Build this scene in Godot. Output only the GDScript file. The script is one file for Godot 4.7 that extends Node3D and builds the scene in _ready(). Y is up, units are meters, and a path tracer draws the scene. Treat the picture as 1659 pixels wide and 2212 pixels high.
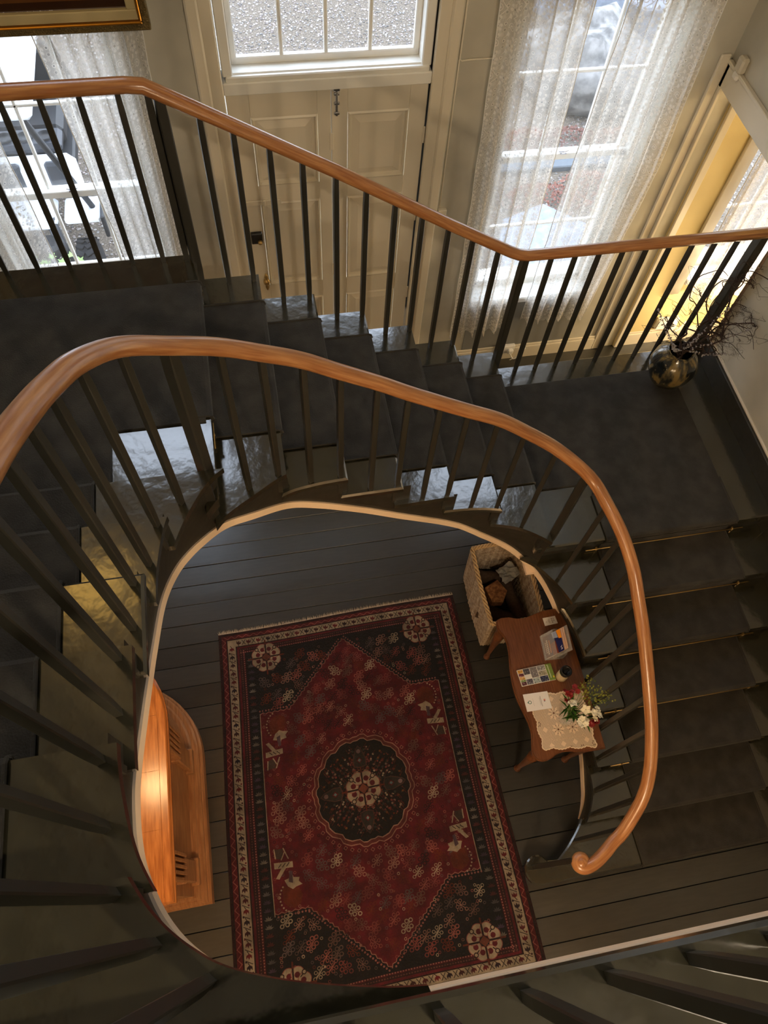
extends Node3D
# A cantilevered geometric staircase seen from the gallery above: floor at y = 0, the camera stands over the well at x = z = 0, the window wall lies at -z.
const RISE := 0.17
const FRONT := -3.947          # inner face of the window wall
const WALL_R := 2.94
const WALL_L := -1.78
const CAM := Vector3(0, 5.06, 0)
var M := {}
var rng := RandomNumberGenerator.new()
var taken := {}
var WC := PackedVector2Array()      # the well edge of the treads, x and z, from the curtail step up to the gallery
var WS := PackedFloat32Array()      # arc length along it
var stair: Node3D
var unit_bar: ArrayMesh

func _ready() -> void:
	rng.seed = 7
	camera_and_light()
	make_materials()
	well()
	shell()
	staircase()
	carpets()
	ground_outside()
	floor_things()
	table_things()
	landing_vase()
	wall_things()

func camera_and_light() -> void:
	var cam := Camera3D.new()
	cam.name = "camera"
	cam.fov = 69.64
	cam.keep_aspect = Camera3D.KEEP_HEIGHT
	cam.near = 0.03
	cam.far = 200.0
	cam.position = CAM
	cam.basis = Basis(Vector3.UP, deg_to_rad(-15.7475)) * Basis(Vector3.RIGHT, deg_to_rad(-62.0587)) * Basis(Vector3.BACK, deg_to_rad(6.1788))
	cam.current = true
	add_child(cam)
	var env := Environment.new()
	env.background_mode = Environment.BG_SKY
	var sky := Sky.new()
	var sm := ProceduralSkyMaterial.new()
	sm.sky_top_color = Color(0.74, 0.79, 0.86)
	sm.sky_horizon_color = Color(0.82, 0.86, 0.90)
	sm.ground_horizon_color = Color(0.62, 0.62, 0.60)
	sm.ground_bottom_color = Color(0.40, 0.39, 0.37)
	sm.sun_angle_max = 1.0
	sky.sky_material = sm
	env.sky = sky
	env.background_energy_multiplier = 10.0
	env.tonemap_mode = Environment.TONE_MAPPER_LINEAR
	env.tonemap_exposure = 1.15
	env.sdfgi_enabled = true
	env.ssao_enabled = true
	env.ssil_enabled = true
	var we := WorldEnvironment.new()
	we.name = "world_environment"
	we.environment = env
	add_child(we)

# ---------------------------------------------------------------- naming
func numbered(called: String) -> String:
	if not taken.has(called):
		taken[called] = 0
		return called
	taken[called] += 1
	return "%s_%03d" % [called, taken[called]]

func tag(o: Node3D, label: String, category: String, group := "") -> Node3D:
	o.set_meta("label", label)
	o.set_meta("category", category)
	if group != "":
		o.set_meta("group", group)
	return o

func thing(called: String, label: String, category: String, at := Vector3.ZERO, turn := 0.0, group := "") -> Node3D:
	var o := Node3D.new()
	o.name = numbered(called)
	add_child(o, true)
	o.position = at
	o.rotation.y = turn
	return tag(o, label, category, group)

func obj(called: String, mesh: Mesh, mat: Material, parent: Node = null) -> MeshInstance3D:
	var o := MeshInstance3D.new()
	o.mesh = mesh
	o.material_override = mat
	if parent == null:
		o.name = numbered(called)
		add_child(o, true)
	else:
		o.name = called
		parent.add_child(o, true)
	return o

func struct(called: String, label: String, category: String, mesh: Mesh = null, mat: Material = null) -> Node3D:
	var o: Node3D
	if mesh:
		o = obj(called, mesh, mat)
	else:
		o = Node3D.new()
		o.name = numbered(called)
		add_child(o, true)
	o.set_meta("kind", "structure")
	return tag(o, label, category)

func dup(src: Node3D, label: String, at: Vector3, turn: float) -> Node3D:
	var o: Node3D = src.duplicate()
	o.name = numbered(String(src.name).rstrip("0123456789_"))
	add_child(o, true)
	o.position = at
	o.rotation.y = turn
	o.set_meta("label", label)
	return o

# ---------------------------------------------------------------- mesh building
class G:
	var st := SurfaceTool.new()
	var n := 0
	func _init(smooth := false) -> void:
		st.begin(Mesh.PRIMITIVE_TRIANGLES)
		st.set_smooth_group(0 if smooth else -1)
	func smooth(on: bool) -> void:
		st.set_smooth_group(0 if on else -1)
	func v(p: Vector3, uv := Vector2.ZERO) -> void:
		st.set_uv(uv)
		st.add_vertex(p)
		n += 1
	func tri(a: Vector3, b: Vector3, c: Vector3, ua := Vector2.ZERO, ub := Vector2.ZERO, uc := Vector2.ZERO) -> void:
		v(a, ua); v(b, ub); v(c, uc)
	func quad(a: Vector3, b: Vector3, c: Vector3, d: Vector3, ua := Vector2(0, 0), ub := Vector2(1, 0), uc := Vector2(1, 1), ud := Vector2(0, 1)) -> void:
		tri(a, b, c, ua, ub, uc)
		tri(a, c, d, ua, uc, ud)
	# chamfered box
	func box(lo: Vector3, hi: Vector3, c := 0.0, t := Transform3D()) -> void:
		var ctr := (lo + hi) * 0.5
		var h := (hi - lo) * 0.5
		c = minf(c, minf(h.x, minf(h.y, h.z)) * 0.9)
		var ax := [Vector3.RIGHT, Vector3.UP, Vector3.BACK]
		for i in 3:
			var j: int = (i + 1) % 3
			var k: int = (i + 2) % 3
			for s in [-1.0, 1.0]:
				var u: Vector3 = ax[j] * (h[j] - c)
				var w: Vector3 = ax[k] * (h[k] - c) * s
				var o: Vector3 = ctr + ax[i] * h[i] * s
				quad(t * (o - u - w), t * (o - u + w), t * (o + u + w), t * (o + u - w))
		if c <= 0.0:
			return
		for i in 3:
			var j: int = (i + 1) % 3
			var k: int = (i + 2) % 3
			for sj in [-1.0, 1.0]:
				for sk in [-1.0, 1.0]:
					var along: Vector3 = ax[i] * (h[i] - c) * sj * sk
					var a: Vector3 = ctr + ax[j] * h[j] * sj + ax[k] * (h[k] - c) * sk
					var b: Vector3 = ctr + ax[j] * (h[j] - c) * sj + ax[k] * h[k] * sk
					quad(t * (a - along), t * (a + along), t * (b + along), t * (b - along))
		for sx in [-1.0, 1.0]:
			for sy in [-1.0, 1.0]:
				for sz in [-1.0, 1.0]:
					var s := Vector3(sx, sy, sz)
					var a := ctr + Vector3(h.x, h.y - c, h.z - c) * s
					var b := ctr + Vector3(h.x - c, h.y, h.z - c) * s
					var d := ctr + Vector3(h.x - c, h.y - c, h.z) * s
					if sx * sy * sz > 0:
						tri(t * a, t * d, t * b)
					else:
						tri(t * a, t * b, t * d)
	# a flat plan (x, z) given height from y0 to y1, top edge rounded off by c
	func slab(poly: PackedVector2Array, y0: float, y1: float, c := 0.0) -> void:
		var p := poly.duplicate()
		if not Geometry2D.is_polygon_clockwise(p):
			p.reverse()
		var idx := Geometry2D.triangulate_polygon(p)
		var top := p
		if c > 0.0:
			var o := Geometry2D.offset_polygon(p, -c, Geometry2D.JOIN_MITER)
			if o.size() == 1 and o[0].size() == p.size():
				top = align(o[0], p, c)
		for i in range(0, idx.size(), 3):
			var a := [idx[i], idx[i + 1], idx[i + 2]]
			var A := top[a[0]]
			var B := top[a[1]]
			var C := top[a[2]]
			if (B - A).cross(C - A) < 0.0:
				var q := B
				B = C
				C = q
			tri(Vector3(A.x, y1, A.y), Vector3(B.x, y1, B.y), Vector3(C.x, y1, C.y), A, B, C)
			A = p[a[0]]; B = p[a[1]]; C = p[a[2]]
			if (B - A).cross(C - A) < 0.0:
				var q := B
				B = C
				C = q
			tri(Vector3(A.x, y0, A.y), Vector3(C.x, y0, C.y), Vector3(B.x, y0, B.y), A, C, B)
		var cc := c if top != p else 0.0
		var run := 0.0
		for i in p.size():
			var a := p[i]
			var b := p[(i + 1) % p.size()]
			var e := a.distance_to(b)
			quad(Vector3(b.x, y0, b.y), Vector3(b.x, y1 - cc, b.y), Vector3(a.x, y1 - cc, a.y), Vector3(a.x, y0, a.y), Vector2(run + e, y0), Vector2(run + e, y1), Vector2(run, y1), Vector2(run, y0))
			if cc > 0.0:
				var ta := top[i]
				var tb := top[(i + 1) % p.size()]
				quad(Vector3(b.x, y1 - cc, b.y), Vector3(tb.x, y1, tb.y), Vector3(ta.x, y1, ta.y), Vector3(a.x, y1 - cc, a.y))
			run += e
	func align(o: PackedVector2Array, p: PackedVector2Array, c: float) -> PackedVector2Array:
		var out := PackedVector2Array()
		for q in p:
			var best := o[0]
			for r in o:
				if r.distance_squared_to(q) < best.distance_squared_to(q):
					best = r
			if best.distance_to(q) > 4.0 * c:
				return p
			out.append(best)
		return out
	# profile (radius, height) turned about the y axis
	func lathe(prof: PackedVector2Array, segs: int, at := Transform3D(), wob = null) -> void:
		for i in prof.size() - 1:
			for k in segs:
				var q := []
				for e in [[i, k], [i + 1, k], [i + 1, k + 1], [i, k + 1]]:
					var pr := prof[e[0]]
					var an: float = TAU * (e[1] % segs) / segs
					var r := pr.x
					if wob != null:
						r *= wob.call(an, pr.y)
					q.append(at * Vector3(cos(an) * r, pr.y, sin(an) * r))
				var u0 := Vector2(float(k) / segs, float(i) / prof.size())
				var u1 := Vector2(float(k + 1) / segs, float(i + 1) / prof.size())
				if prof[i + 1].x > 1e-6:
					tri(q[0], q[1], q[2], u0, Vector2(u0.x, u1.y), u1)
				if prof[i].x > 1e-6:
					tri(q[0], q[2], q[3], u0, u1, Vector2(u1.x, u0.y))
	# a closed profile (side, up) carried along a path; sizes scales it at each point
	func sweep(path: PackedVector3Array, prof: PackedVector2Array, up := Vector3.UP, sizes := PackedFloat32Array(), caps := true) -> void:
		var rings := []
		var run := 0.0
		var runs := PackedFloat32Array()
		var keep := up
		for i in path.size():
			var d := (path[mini(i + 1, path.size() - 1)] - path[maxi(i - 1, 0)]).normalized()
			var side := d.cross(keep)
			if side.length() < 0.05:
				side = d.cross(Vector3.RIGHT if absf(d.x) < 0.8 else Vector3.BACK)
			side = side.normalized()
			var u := side.cross(d).normalized()
			if up == Vector3.ZERO:
				keep = u
			var s := sizes[i] if sizes.size() else 1.0
			var ring := PackedVector3Array()
			for q in prof:
				ring.append(path[i] + side * q.x * s + u * q.y * s)
			rings.append(ring)
			if i:
				run += path[i].distance_to(path[i - 1])
			runs.append(run)
		var m := prof.size()
		for i in path.size() - 1:
			for k in m:
				var l := (k + 1) % m
				quad(rings[i][k], rings[i][l], rings[i + 1][l], rings[i + 1][k], Vector2(runs[i], float(k) / m), Vector2(runs[i], float(k + 1) / m), Vector2(runs[i + 1], float(k + 1) / m), Vector2(runs[i + 1], float(k) / m))
		if caps:
			for k in range(1, m - 1):
				tri(rings[0][0], rings[0][k + 1], rings[0][k])
				tri(rings[-1][0], rings[-1][k], rings[-1][k + 1])
	func done() -> ArrayMesh:
		st.index()
		st.generate_normals()
		return st.commit()

func ring_profile(rx: float, ry: float, m: int) -> PackedVector2Array:
	var p := PackedVector2Array()
	for k in m:
		var a := TAU * k / m
		p.append(Vector2(cos(a) * rx, sin(a) * ry))
	return p

func boxmesh(lo: Vector3, hi: Vector3, c := 0.0) -> ArrayMesh:
	var g := G.new()
	g.box(lo, hi, c)
	return g.done()

func rect2(x0: float, x1: float, z0: float, z1: float) -> PackedVector2Array:
	return PackedVector2Array([Vector2(x0, z0), Vector2(x1, z0), Vector2(x1, z1), Vector2(x0, z1)])

func catmull(p: PackedVector3Array, steps: int) -> PackedVector3Array:
	var out := PackedVector3Array()
	for i in p.size() - 1:
		var a := p[maxi(i - 1, 0)]
		var d := p[mini(i + 2, p.size() - 1)]
		for k in steps:
			out.append(p[i].cubic_interpolate(p[i + 1], a, d, float(k) / steps))
	out.append(p[-1])
	return out

func curve2(p: PackedVector2Array, steps: int) -> PackedVector2Array:
	var q := PackedVector3Array()
	for a in p:
		q.append(Vector3(a.x, 0, a.y))
	var out := PackedVector2Array()
	for a in catmull(q, steps):
		out.append(Vector2(a.x, a.z))
	return out

func V2(flat: Array) -> PackedVector2Array:
	var out := PackedVector2Array()
	for i in range(0, flat.size(), 2):
		out.append(Vector2(flat[i], flat[i + 1]))
	return out

func V3(flat: Array) -> PackedVector3Array:
	var out := PackedVector3Array()
	for i in range(0, flat.size(), 3):
		out.append(Vector3(flat[i], flat[i + 1], flat[i + 2]))
	return out

# ---------------------------------------------------------------- materials
func noise_tex(freq: float, lo: Color, hi: Color, size := 512, octaves := 4, kind := FastNoiseLite.TYPE_SIMPLEX_SMOOTH, sd := 1, mid := 0.5) -> NoiseTexture2D:
	var t := NoiseTexture2D.new()
	var f := FastNoiseLite.new()
	f.noise_type = kind
	f.frequency = freq
	f.fractal_octaves = octaves
	f.seed = sd
	t.noise = f
	t.width = size
	t.height = size
	t.seamless = true
	var g := Gradient.new()
	g.offsets = PackedFloat32Array([0.5 - mid * 0.5, 0.5 + mid * 0.5])
	g.colors = PackedColorArray([lo, hi])
	t.color_ramp = g
	return t

func normal_tex(freq: float, strength: float, size := 512, octaves := 4, kind := FastNoiseLite.TYPE_SIMPLEX_SMOOTH, sd := 3) -> NoiseTexture2D:
	var t := NoiseTexture2D.new()
	var f := FastNoiseLite.new()
	f.noise_type = kind
	f.frequency = freq
	f.fractal_octaves = octaves
	f.seed = sd
	t.noise = f
	t.width = size
	t.height = size
	t.seamless = true
	t.as_normal_map = true
	t.bump_strength = strength
	return t

func mat(col: Color, rough := 0.6, metal := 0.0) -> StandardMaterial3D:
	var m := StandardMaterial3D.new()
	m.albedo_color = col
	m.roughness = rough
	m.metallic = metal
	return m

func tri_mat(m: StandardMaterial3D, tex: Texture2D, scale: Vector3, nrm: Texture2D = null, nscale := 1.0, world := true) -> StandardMaterial3D:
	m.uv1_triplanar = true
	m.uv1_world_triplanar = world
	m.uv1_scale = scale
	if tex:
		m.albedo_texture = tex
	if nrm:
		m.normal_enabled = true
		m.normal_texture = nrm
		m.normal_scale = nscale
	return m

func make_materials() -> void:
	var paint_n := normal_tex(0.012, 5.0, 512, 4)
	var speck := noise_tex(0.02, Color(0.86, 0.86, 0.86), Color(1.0, 1.0, 1.0))
	M.paint = tri_mat(mat(Color(0.20, 0.19, 0.14), 0.16), speck, Vector3.ONE * 1.5, paint_n, 0.2)
	M.paint.clearcoat_enabled = true
	M.paint.clearcoat = 1.0
	M.paint.clearcoat_roughness = 0.10
	M.paint.metallic_specular = 0.65
	M.paint_dull = tri_mat(mat(Color(0.19, 0.18, 0.15), 0.42), speck, Vector3.ONE * 1.5, paint_n, 0.2)
	M.iron = mat(Color(0.185, 0.18, 0.155), 0.36)
	M.carpet = tri_mat(mat(Color(0.21, 0.20, 0.178), 0.98), noise_tex(0.012, Color(0.80, 0.79, 0.78), Color(1, 1, 1), 512, 5), Vector3.ONE * 1.1, normal_tex(0.22, 3.0, 512, 2), 0.3)
	M.carpet.rim_enabled = true
	M.carpet.rim = 0.25
	var grain := noise_tex(0.02, Color(0.66, 0.6, 0.55), Color(1, 1, 1), 512, 5)
	M.boards = []
	for k in 4:
		var t: float = [0.93, 1.0, 1.05, 0.97][k]
		var b := mat(Color(0.175 * t, 0.173 * t, 0.158 * t), 0.33 + 0.03 * k)
		b.metallic_specular = 0.6
		b.clearcoat_enabled = true
		b.clearcoat = 0.8
		b.clearcoat_roughness = 0.28
		tri_mat(b, speck, Vector3(0.5, 3.0, 4.0), normal_tex(0.01, 3.0, 256, 3, FastNoiseLite.TYPE_SIMPLEX_SMOOTH, 11), 0.25)
		M.boards.append(b)
	M.gap = mat(Color(0.03, 0.03, 0.028), 0.9)
	M.rail = mat(Color(0.72, 0.515, 0.325), 0.3)
	M.rail.albedo_texture = noise_tex(0.018, Color(0.80, 0.70, 0.62), Color(1.0, 1.0, 1.0), 512, 5, FastNoiseLite.TYPE_SIMPLEX_SMOOTH, 5, 0.8)
	M.rail.uv1_scale = Vector3(0.45, 1.5, 1)
	M.rail.clearcoat_enabled = true
	M.rail.clearcoat = 0.4
	M.rail.clearcoat_roughness = 0.2
	M.wall = tri_mat(mat(Color(0.76, 0.745, 0.69), 0.85), noise_tex(0.006, Color(0.93, 0.93, 0.93), Color(1, 1, 1), 512, 4), Vector3.ONE * 0.6, normal_tex(0.02, 2.0, 256, 4), 0.25)
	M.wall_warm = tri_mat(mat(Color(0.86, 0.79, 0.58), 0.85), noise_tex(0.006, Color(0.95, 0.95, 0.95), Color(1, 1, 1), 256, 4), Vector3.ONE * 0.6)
	M.gloss_white = mat(Color(0.86, 0.83, 0.76), 0.35)
	M.sash = mat(Color(0.92, 0.92, 0.90), 0.4)
	M.soffit = mat(Color(0.90, 0.80, 0.68), 0.7)
	M.panel_grey = mat(Color(0.50, 0.50, 0.49), 0.6)
	M.ceil = mat(Color(0.86, 0.85, 0.82), 0.9)
	var g := mat(Color(1, 1, 1, 0.06), 0.03)
	g.transparency = BaseMaterial3D.TRANSPARENCY_ALPHA
	M.glass = g
	M.acrylic = mat(Color(0.95, 0.97, 0.97, 0.16), 0.05)
	M.acrylic.transparency = BaseMaterial3D.TRANSPARENCY_ALPHA
	M.brass = mat(Color(0.76, 0.64, 0.42), 0.35, 0.85)
	M.chrome = mat(Color(0.80, 0.80, 0.82), 0.18, 1.0)
	M.black = mat(Color(0.04, 0.04, 0.04), 0.35)
	M.white = mat(Color(0.92, 0.92, 0.91), 0.5)
	M.lace = lace_material()
	wood("mahogany", Color(0.47, 0.30, 0.185), 0.3, Vector3(9.0, 9.0, 0.9), 21)
	wood("oak_top", Color(0.74, 0.47, 0.24), 0.2, Vector3(7.0, 2.0, 0.7), 31)
	wood("oak_face", Color(0.72, 0.51, 0.33), 0.4, Vector3(7.0, 2.0, 0.7), 41)
	wood("bark", Color(0.30, 0.23, 0.17), 0.9, Vector3(6.0, 6.0, 6.0), 51)
	M.wicker = tri_mat(mat(Color(0.74, 0.68, 0.60), 0.75), noise_tex(0.03, Color(0.7, 0.65, 0.6), Color(1, 1, 1), 256, 4), Vector3.ONE * 3.0)

func wood(key: String, col: Color, rough: float, scale: Vector3, sd: int) -> void:
	M[key] = tri_mat(mat(col, rough), noise_tex(0.014, Color(0.80, 0.74, 0.69), Color(1, 1, 1), 512, 5, FastNoiseLite.TYPE_SIMPLEX_SMOOTH, sd, 0.8), scale, null, 1.0, false)

var S := 1.0      # pixels per unit while drawing

func rct(im: Image, x: float, y: float, w: float, h: float, c: Color) -> void:
	im.fill_rect(Rect2i(int(round(x * S)), int(round(y * S)), maxi(1, int(round(w * S))), maxi(1, int(round(h * S)))), c)

func disc(im: Image, ux: float, uy: float, ur: float, c: Color) -> void:
	var cx := ux * S
	var cy := uy * S
	var r := ur * S
	for y in range(int(ceil(cy - r)), int(floor(cy + r)) + 1):
		var w := sqrt(maxf(r * r - (y - cy) * (y - cy), 0.0))
		im.fill_rect(Rect2i(int(round(cx - w)), y, maxi(1, int(round(2.0 * w))), 1), c)

func ringd(im: Image, cx: float, cy: float, r: float, w: float, c: Color, inner: Color) -> void:
	disc(im, cx, cy, r, c)
	disc(im, cx, cy, r - w, inner)

func line(im: Image, a: Vector2, b: Vector2, uw: float, c: Color) -> void:
	var w := uw * S
	var n := int(a.distance_to(b) * S / maxf(0.7, w * 0.4)) + 1
	for k in n + 1:
		var p := a.lerp(b, float(k) / n)
		if w <= 3.0:
			im.fill_rect(Rect2i(int(p.x * S - w * 0.5), int(p.y * S - w * 0.5), int(ceil(w)), int(ceil(w))), c)
		else:
			disc(im, p.x, p.y, uw * 0.5, c)

func poly(im: Image, up: PackedVector2Array, c: Color) -> void:
	var p := PackedVector2Array()
	for q in up:
		p.append(q * S)
	var y0 := p[0].y
	var y1 := p[0].y
	for q in p:
		y0 = minf(y0, q.y)
		y1 = maxf(y1, q.y)
	for y in range(int(ceil(y0)), int(floor(y1)) + 1):
		var xs := []
		for i in p.size():
			var a := p[i]
			var b := p[(i + 1) % p.size()]
			if (a.y <= y and b.y > y) or (b.y <= y and a.y > y):
				xs.append(a.x + (y - a.y) / (b.y - a.y) * (b.x - a.x))
		xs.sort()
		for i in range(0, xs.size() - 1, 2):
			im.fill_rect(Rect2i(int(round(xs[i])), y, maxi(1, int(round(xs[i + 1] - xs[i]))), 1), c)

func lace_image(ground: float, thread: float) -> Image:
	var s := 512
	var im := Image.create_empty(s, s, false, Image.FORMAT_RGBA8)
	im.fill(Color(1, 1, 1, ground))
	var full := Color(1, 1, 1, thread)
	var half := Color(1, 1, 1, thread * 0.75)
	var hole := Color(1, 1, 1, ground * 0.6)
	var r := RandomNumberGenerator.new()
	r.seed = 99
	# fine threads of the net
	for k in 32:
		var p := k * 16
		line(im, Vector2(p, 0), Vector2(p + 256, 512), 1.2, Color(1, 1, 1, ground + 0.1))
		line(im, Vector2(p, 0), Vector2(p - 256, 512), 1.2, Color(1, 1, 1, ground + 0.1))
	# big trellis
	for k in 4:
		var p := Vector2(k * 128, 64)
		line(im, p, p + Vector2(64, 64), 6, full)
		line(im, p + Vector2(64, 64), p + Vector2(0, 128), 6, full)
	for cy in range(0, 513, 128):
		for cx in range(0, 513, 128):
			var o := Vector2(cx, cy)
			var odd := int(cx / 128 + cy / 128) % 2
			if odd == 0:
				for k in 6:
					var a := TAU * k / 6 + 0.3
					disc(im, o.x + cos(a) * 28, o.y + sin(a) * 28, 17, half)
					disc(im, o.x + cos(a) * 30, o.y + sin(a) * 30, 11, full)
				ringd(im, o.x, o.y, 15, 5, full, hole)
			else:
				for k in 24:
					var a := k * 0.42
					var rad := 7.0 + k * 1.15
					disc(im, o.x + cos(a) * rad, o.y + sin(a) * rad, 4.5, full)
			ringd(im, o.x + 64, o.y + 20, 14, 6, full, hole)
			ringd(im, o.x + 62, o.y - 26, 17, 8, half, hole)
			disc(im, o.x + 20, o.y + 66, 10, full)
			poly(im, PackedVector2Array([o + Vector2(34, 50), o + Vector2(58, 62), o + Vector2(50, 88), o + Vector2(28, 74)]), half)
			poly(im, PackedVector2Array([o + Vector2(84, 60), o + Vector2(104, 52), o + Vector2(112, 78), o + Vector2(92, 90)]), full)
			line(im, o + Vector2(60, 40), o + Vector2(90, 62), 4, full)
			line(im, o + Vector2(12, 40), o + Vector2(30, 60), 4, full)
	return im

func lace_material() -> StandardMaterial3D:
	var m := mat(Color(0.93, 0.92, 0.90), 0.9)
	m.transparency = BaseMaterial3D.TRANSPARENCY_ALPHA
	m.albedo_texture = ImageTexture.create_from_image(lace_image(0.56, 0.93))
	m.uv1_scale = Vector3(2.8, 2.8, 1)
	m.cull_mode = BaseMaterial3D.CULL_DISABLED
	m.backlight_enabled = true
	m.backlight = Color(0.8, 0.8, 0.8)
	return m
# ---------------------------------------------------------------- the well curve
func well() -> void:
	var p := V2([1.324, .019, 1.42, -.055, 1.52, -.157, 1.58, -.25, 1.611, -.34, 1.617, -.46, 1.62, -.70, 1.62, -.95, 1.612, -1.1, 1.59, -1.25, 1.55, -1.37, 1.50, -1.465, 1.44, -1.55, 1.36, -1.62,
		1.27, -1.675, 1.157, -1.712, 1.02, -1.74, .86, -1.75, .58, -1.745, .3, -1.742, .14, -1.732, 0, -1.705, -.148, -1.62, -.275, -1.535, -.36, -1.42, -.425, -1.29, -.46, -1.15, -.474, -1.0,
		-.475, -.7, -.475, -.42, -.465, -.30, -.44, -.18, -.40, -.09, -.355, -.025, -.30, .028, -.229, .075, -.101, .122, .057, .16, .14, .172])
	WC = curve2(p, 6)
	var run := 0.0
	for i in WC.size():
		if i:
			run += WC[i].distance_to(WC[i - 1])
		WS.append(run)

func well_normal(i: int) -> Vector2:     # away from the well, into the stairs
	var d := (WC[mini(i + 1, WC.size() - 1)] - WC[maxi(i - 1, 0)]).normalized()
	return Vector2(-d.y, d.x)

func wall_at(i: int, off: float) -> Vector2:
	return WC[i] + well_normal(i) * off

# points of the well edge whose coordinate (axis 0 = x, 1 = z) lies between lo and hi, within the arc s0..s1, ends interpolated
func well_part(axis: int, lo: float, hi: float, s0: float, s1: float) -> PackedVector2Array:
	var out := PackedVector2Array()
	for i in WC.size() - 1:
		if WS[i] < s0 or WS[i + 1] > s1:
			continue
		var a := WC[i]
		var b := WC[i + 1]
		for edge in ([hi, lo] if b[axis] < a[axis] else [lo, hi]):
			if (a[axis] - edge) * (b[axis] - edge) < 0.0:
				out.append(a.lerp(b, (edge - a[axis]) / (b[axis] - a[axis])))
		if b[axis] >= lo and b[axis] <= hi:
			out.append(b)
	return out

func soffit_y(s: float) -> float:
	var t := [0.0, -.25, .40, -.01, .5, .03, .6, .11, .69, .17, 1.51, .69, 1.64, .80, 1.74, .872, 1.84, .947, 1.98, 1.045, 2.12, 1.14, 2.26, 1.262, 2.39, 1.35, 2.63, 1.5, 2.8, 1.61, 2.97, 1.708, 3.12, 1.80, 3.27, 1.892, 3.435, 1.995, 3.6, 2.11, 3.78, 2.245, 3.96, 2.39, 4.11, 2.50, 4.235, 2.585, 4.33, 2.655, 4.455, 2.738, 4.66, 2.863, 4.775, 2.935, 4.88, 3.0, 4.96, 3.045, 5.03, 3.085, 5.13, 3.15, 5.2, 3.19, 5.4, 3.27, 5.7, 3.31]
	for i in range(0, t.size() - 2, 2):
		if s <= t[i + 2]:
			return lerpf(t[i + 1], t[i + 3], (s - t[i]) / (t[i + 2] - t[i]))
	return t[-1]

# ---------------------------------------------------------------- the room
func holed_wall(lo: Vector2, hi: Vector2, holes: Array, z0: float, z1: float) -> ArrayMesh:
	var xs := [lo.x, hi.x]
	var ys := [lo.y, hi.y]
	for h in holes:
		xs += [h[0], h[1]]
		ys += [h[2], h[3]]
	xs.sort()
	ys.sort()
	var g := G.new()
	for j in ys.size() - 1:
		var start := -1
		for i in xs.size():
			var solid := false
			if i < xs.size() - 1 and ys[j + 1] > ys[j]:
				var c := Vector2((xs[i] + xs[i + 1]) * 0.5, (ys[j] + ys[j + 1]) * 0.5)
				solid = c.x > lo.x and c.x < hi.x and c.y > lo.y and c.y < hi.y
				for h in holes:
					if c.x > h[0] and c.x < h[1] and c.y > h[2] and c.y < h[3]:
						solid = false
			if solid and start < 0:
				start = i
			if not solid and start >= 0:
				g.box(Vector3(xs[start], ys[j], z0), Vector3(xs[i], ys[j + 1], z1))
				start = -1
	return g.done()

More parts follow.
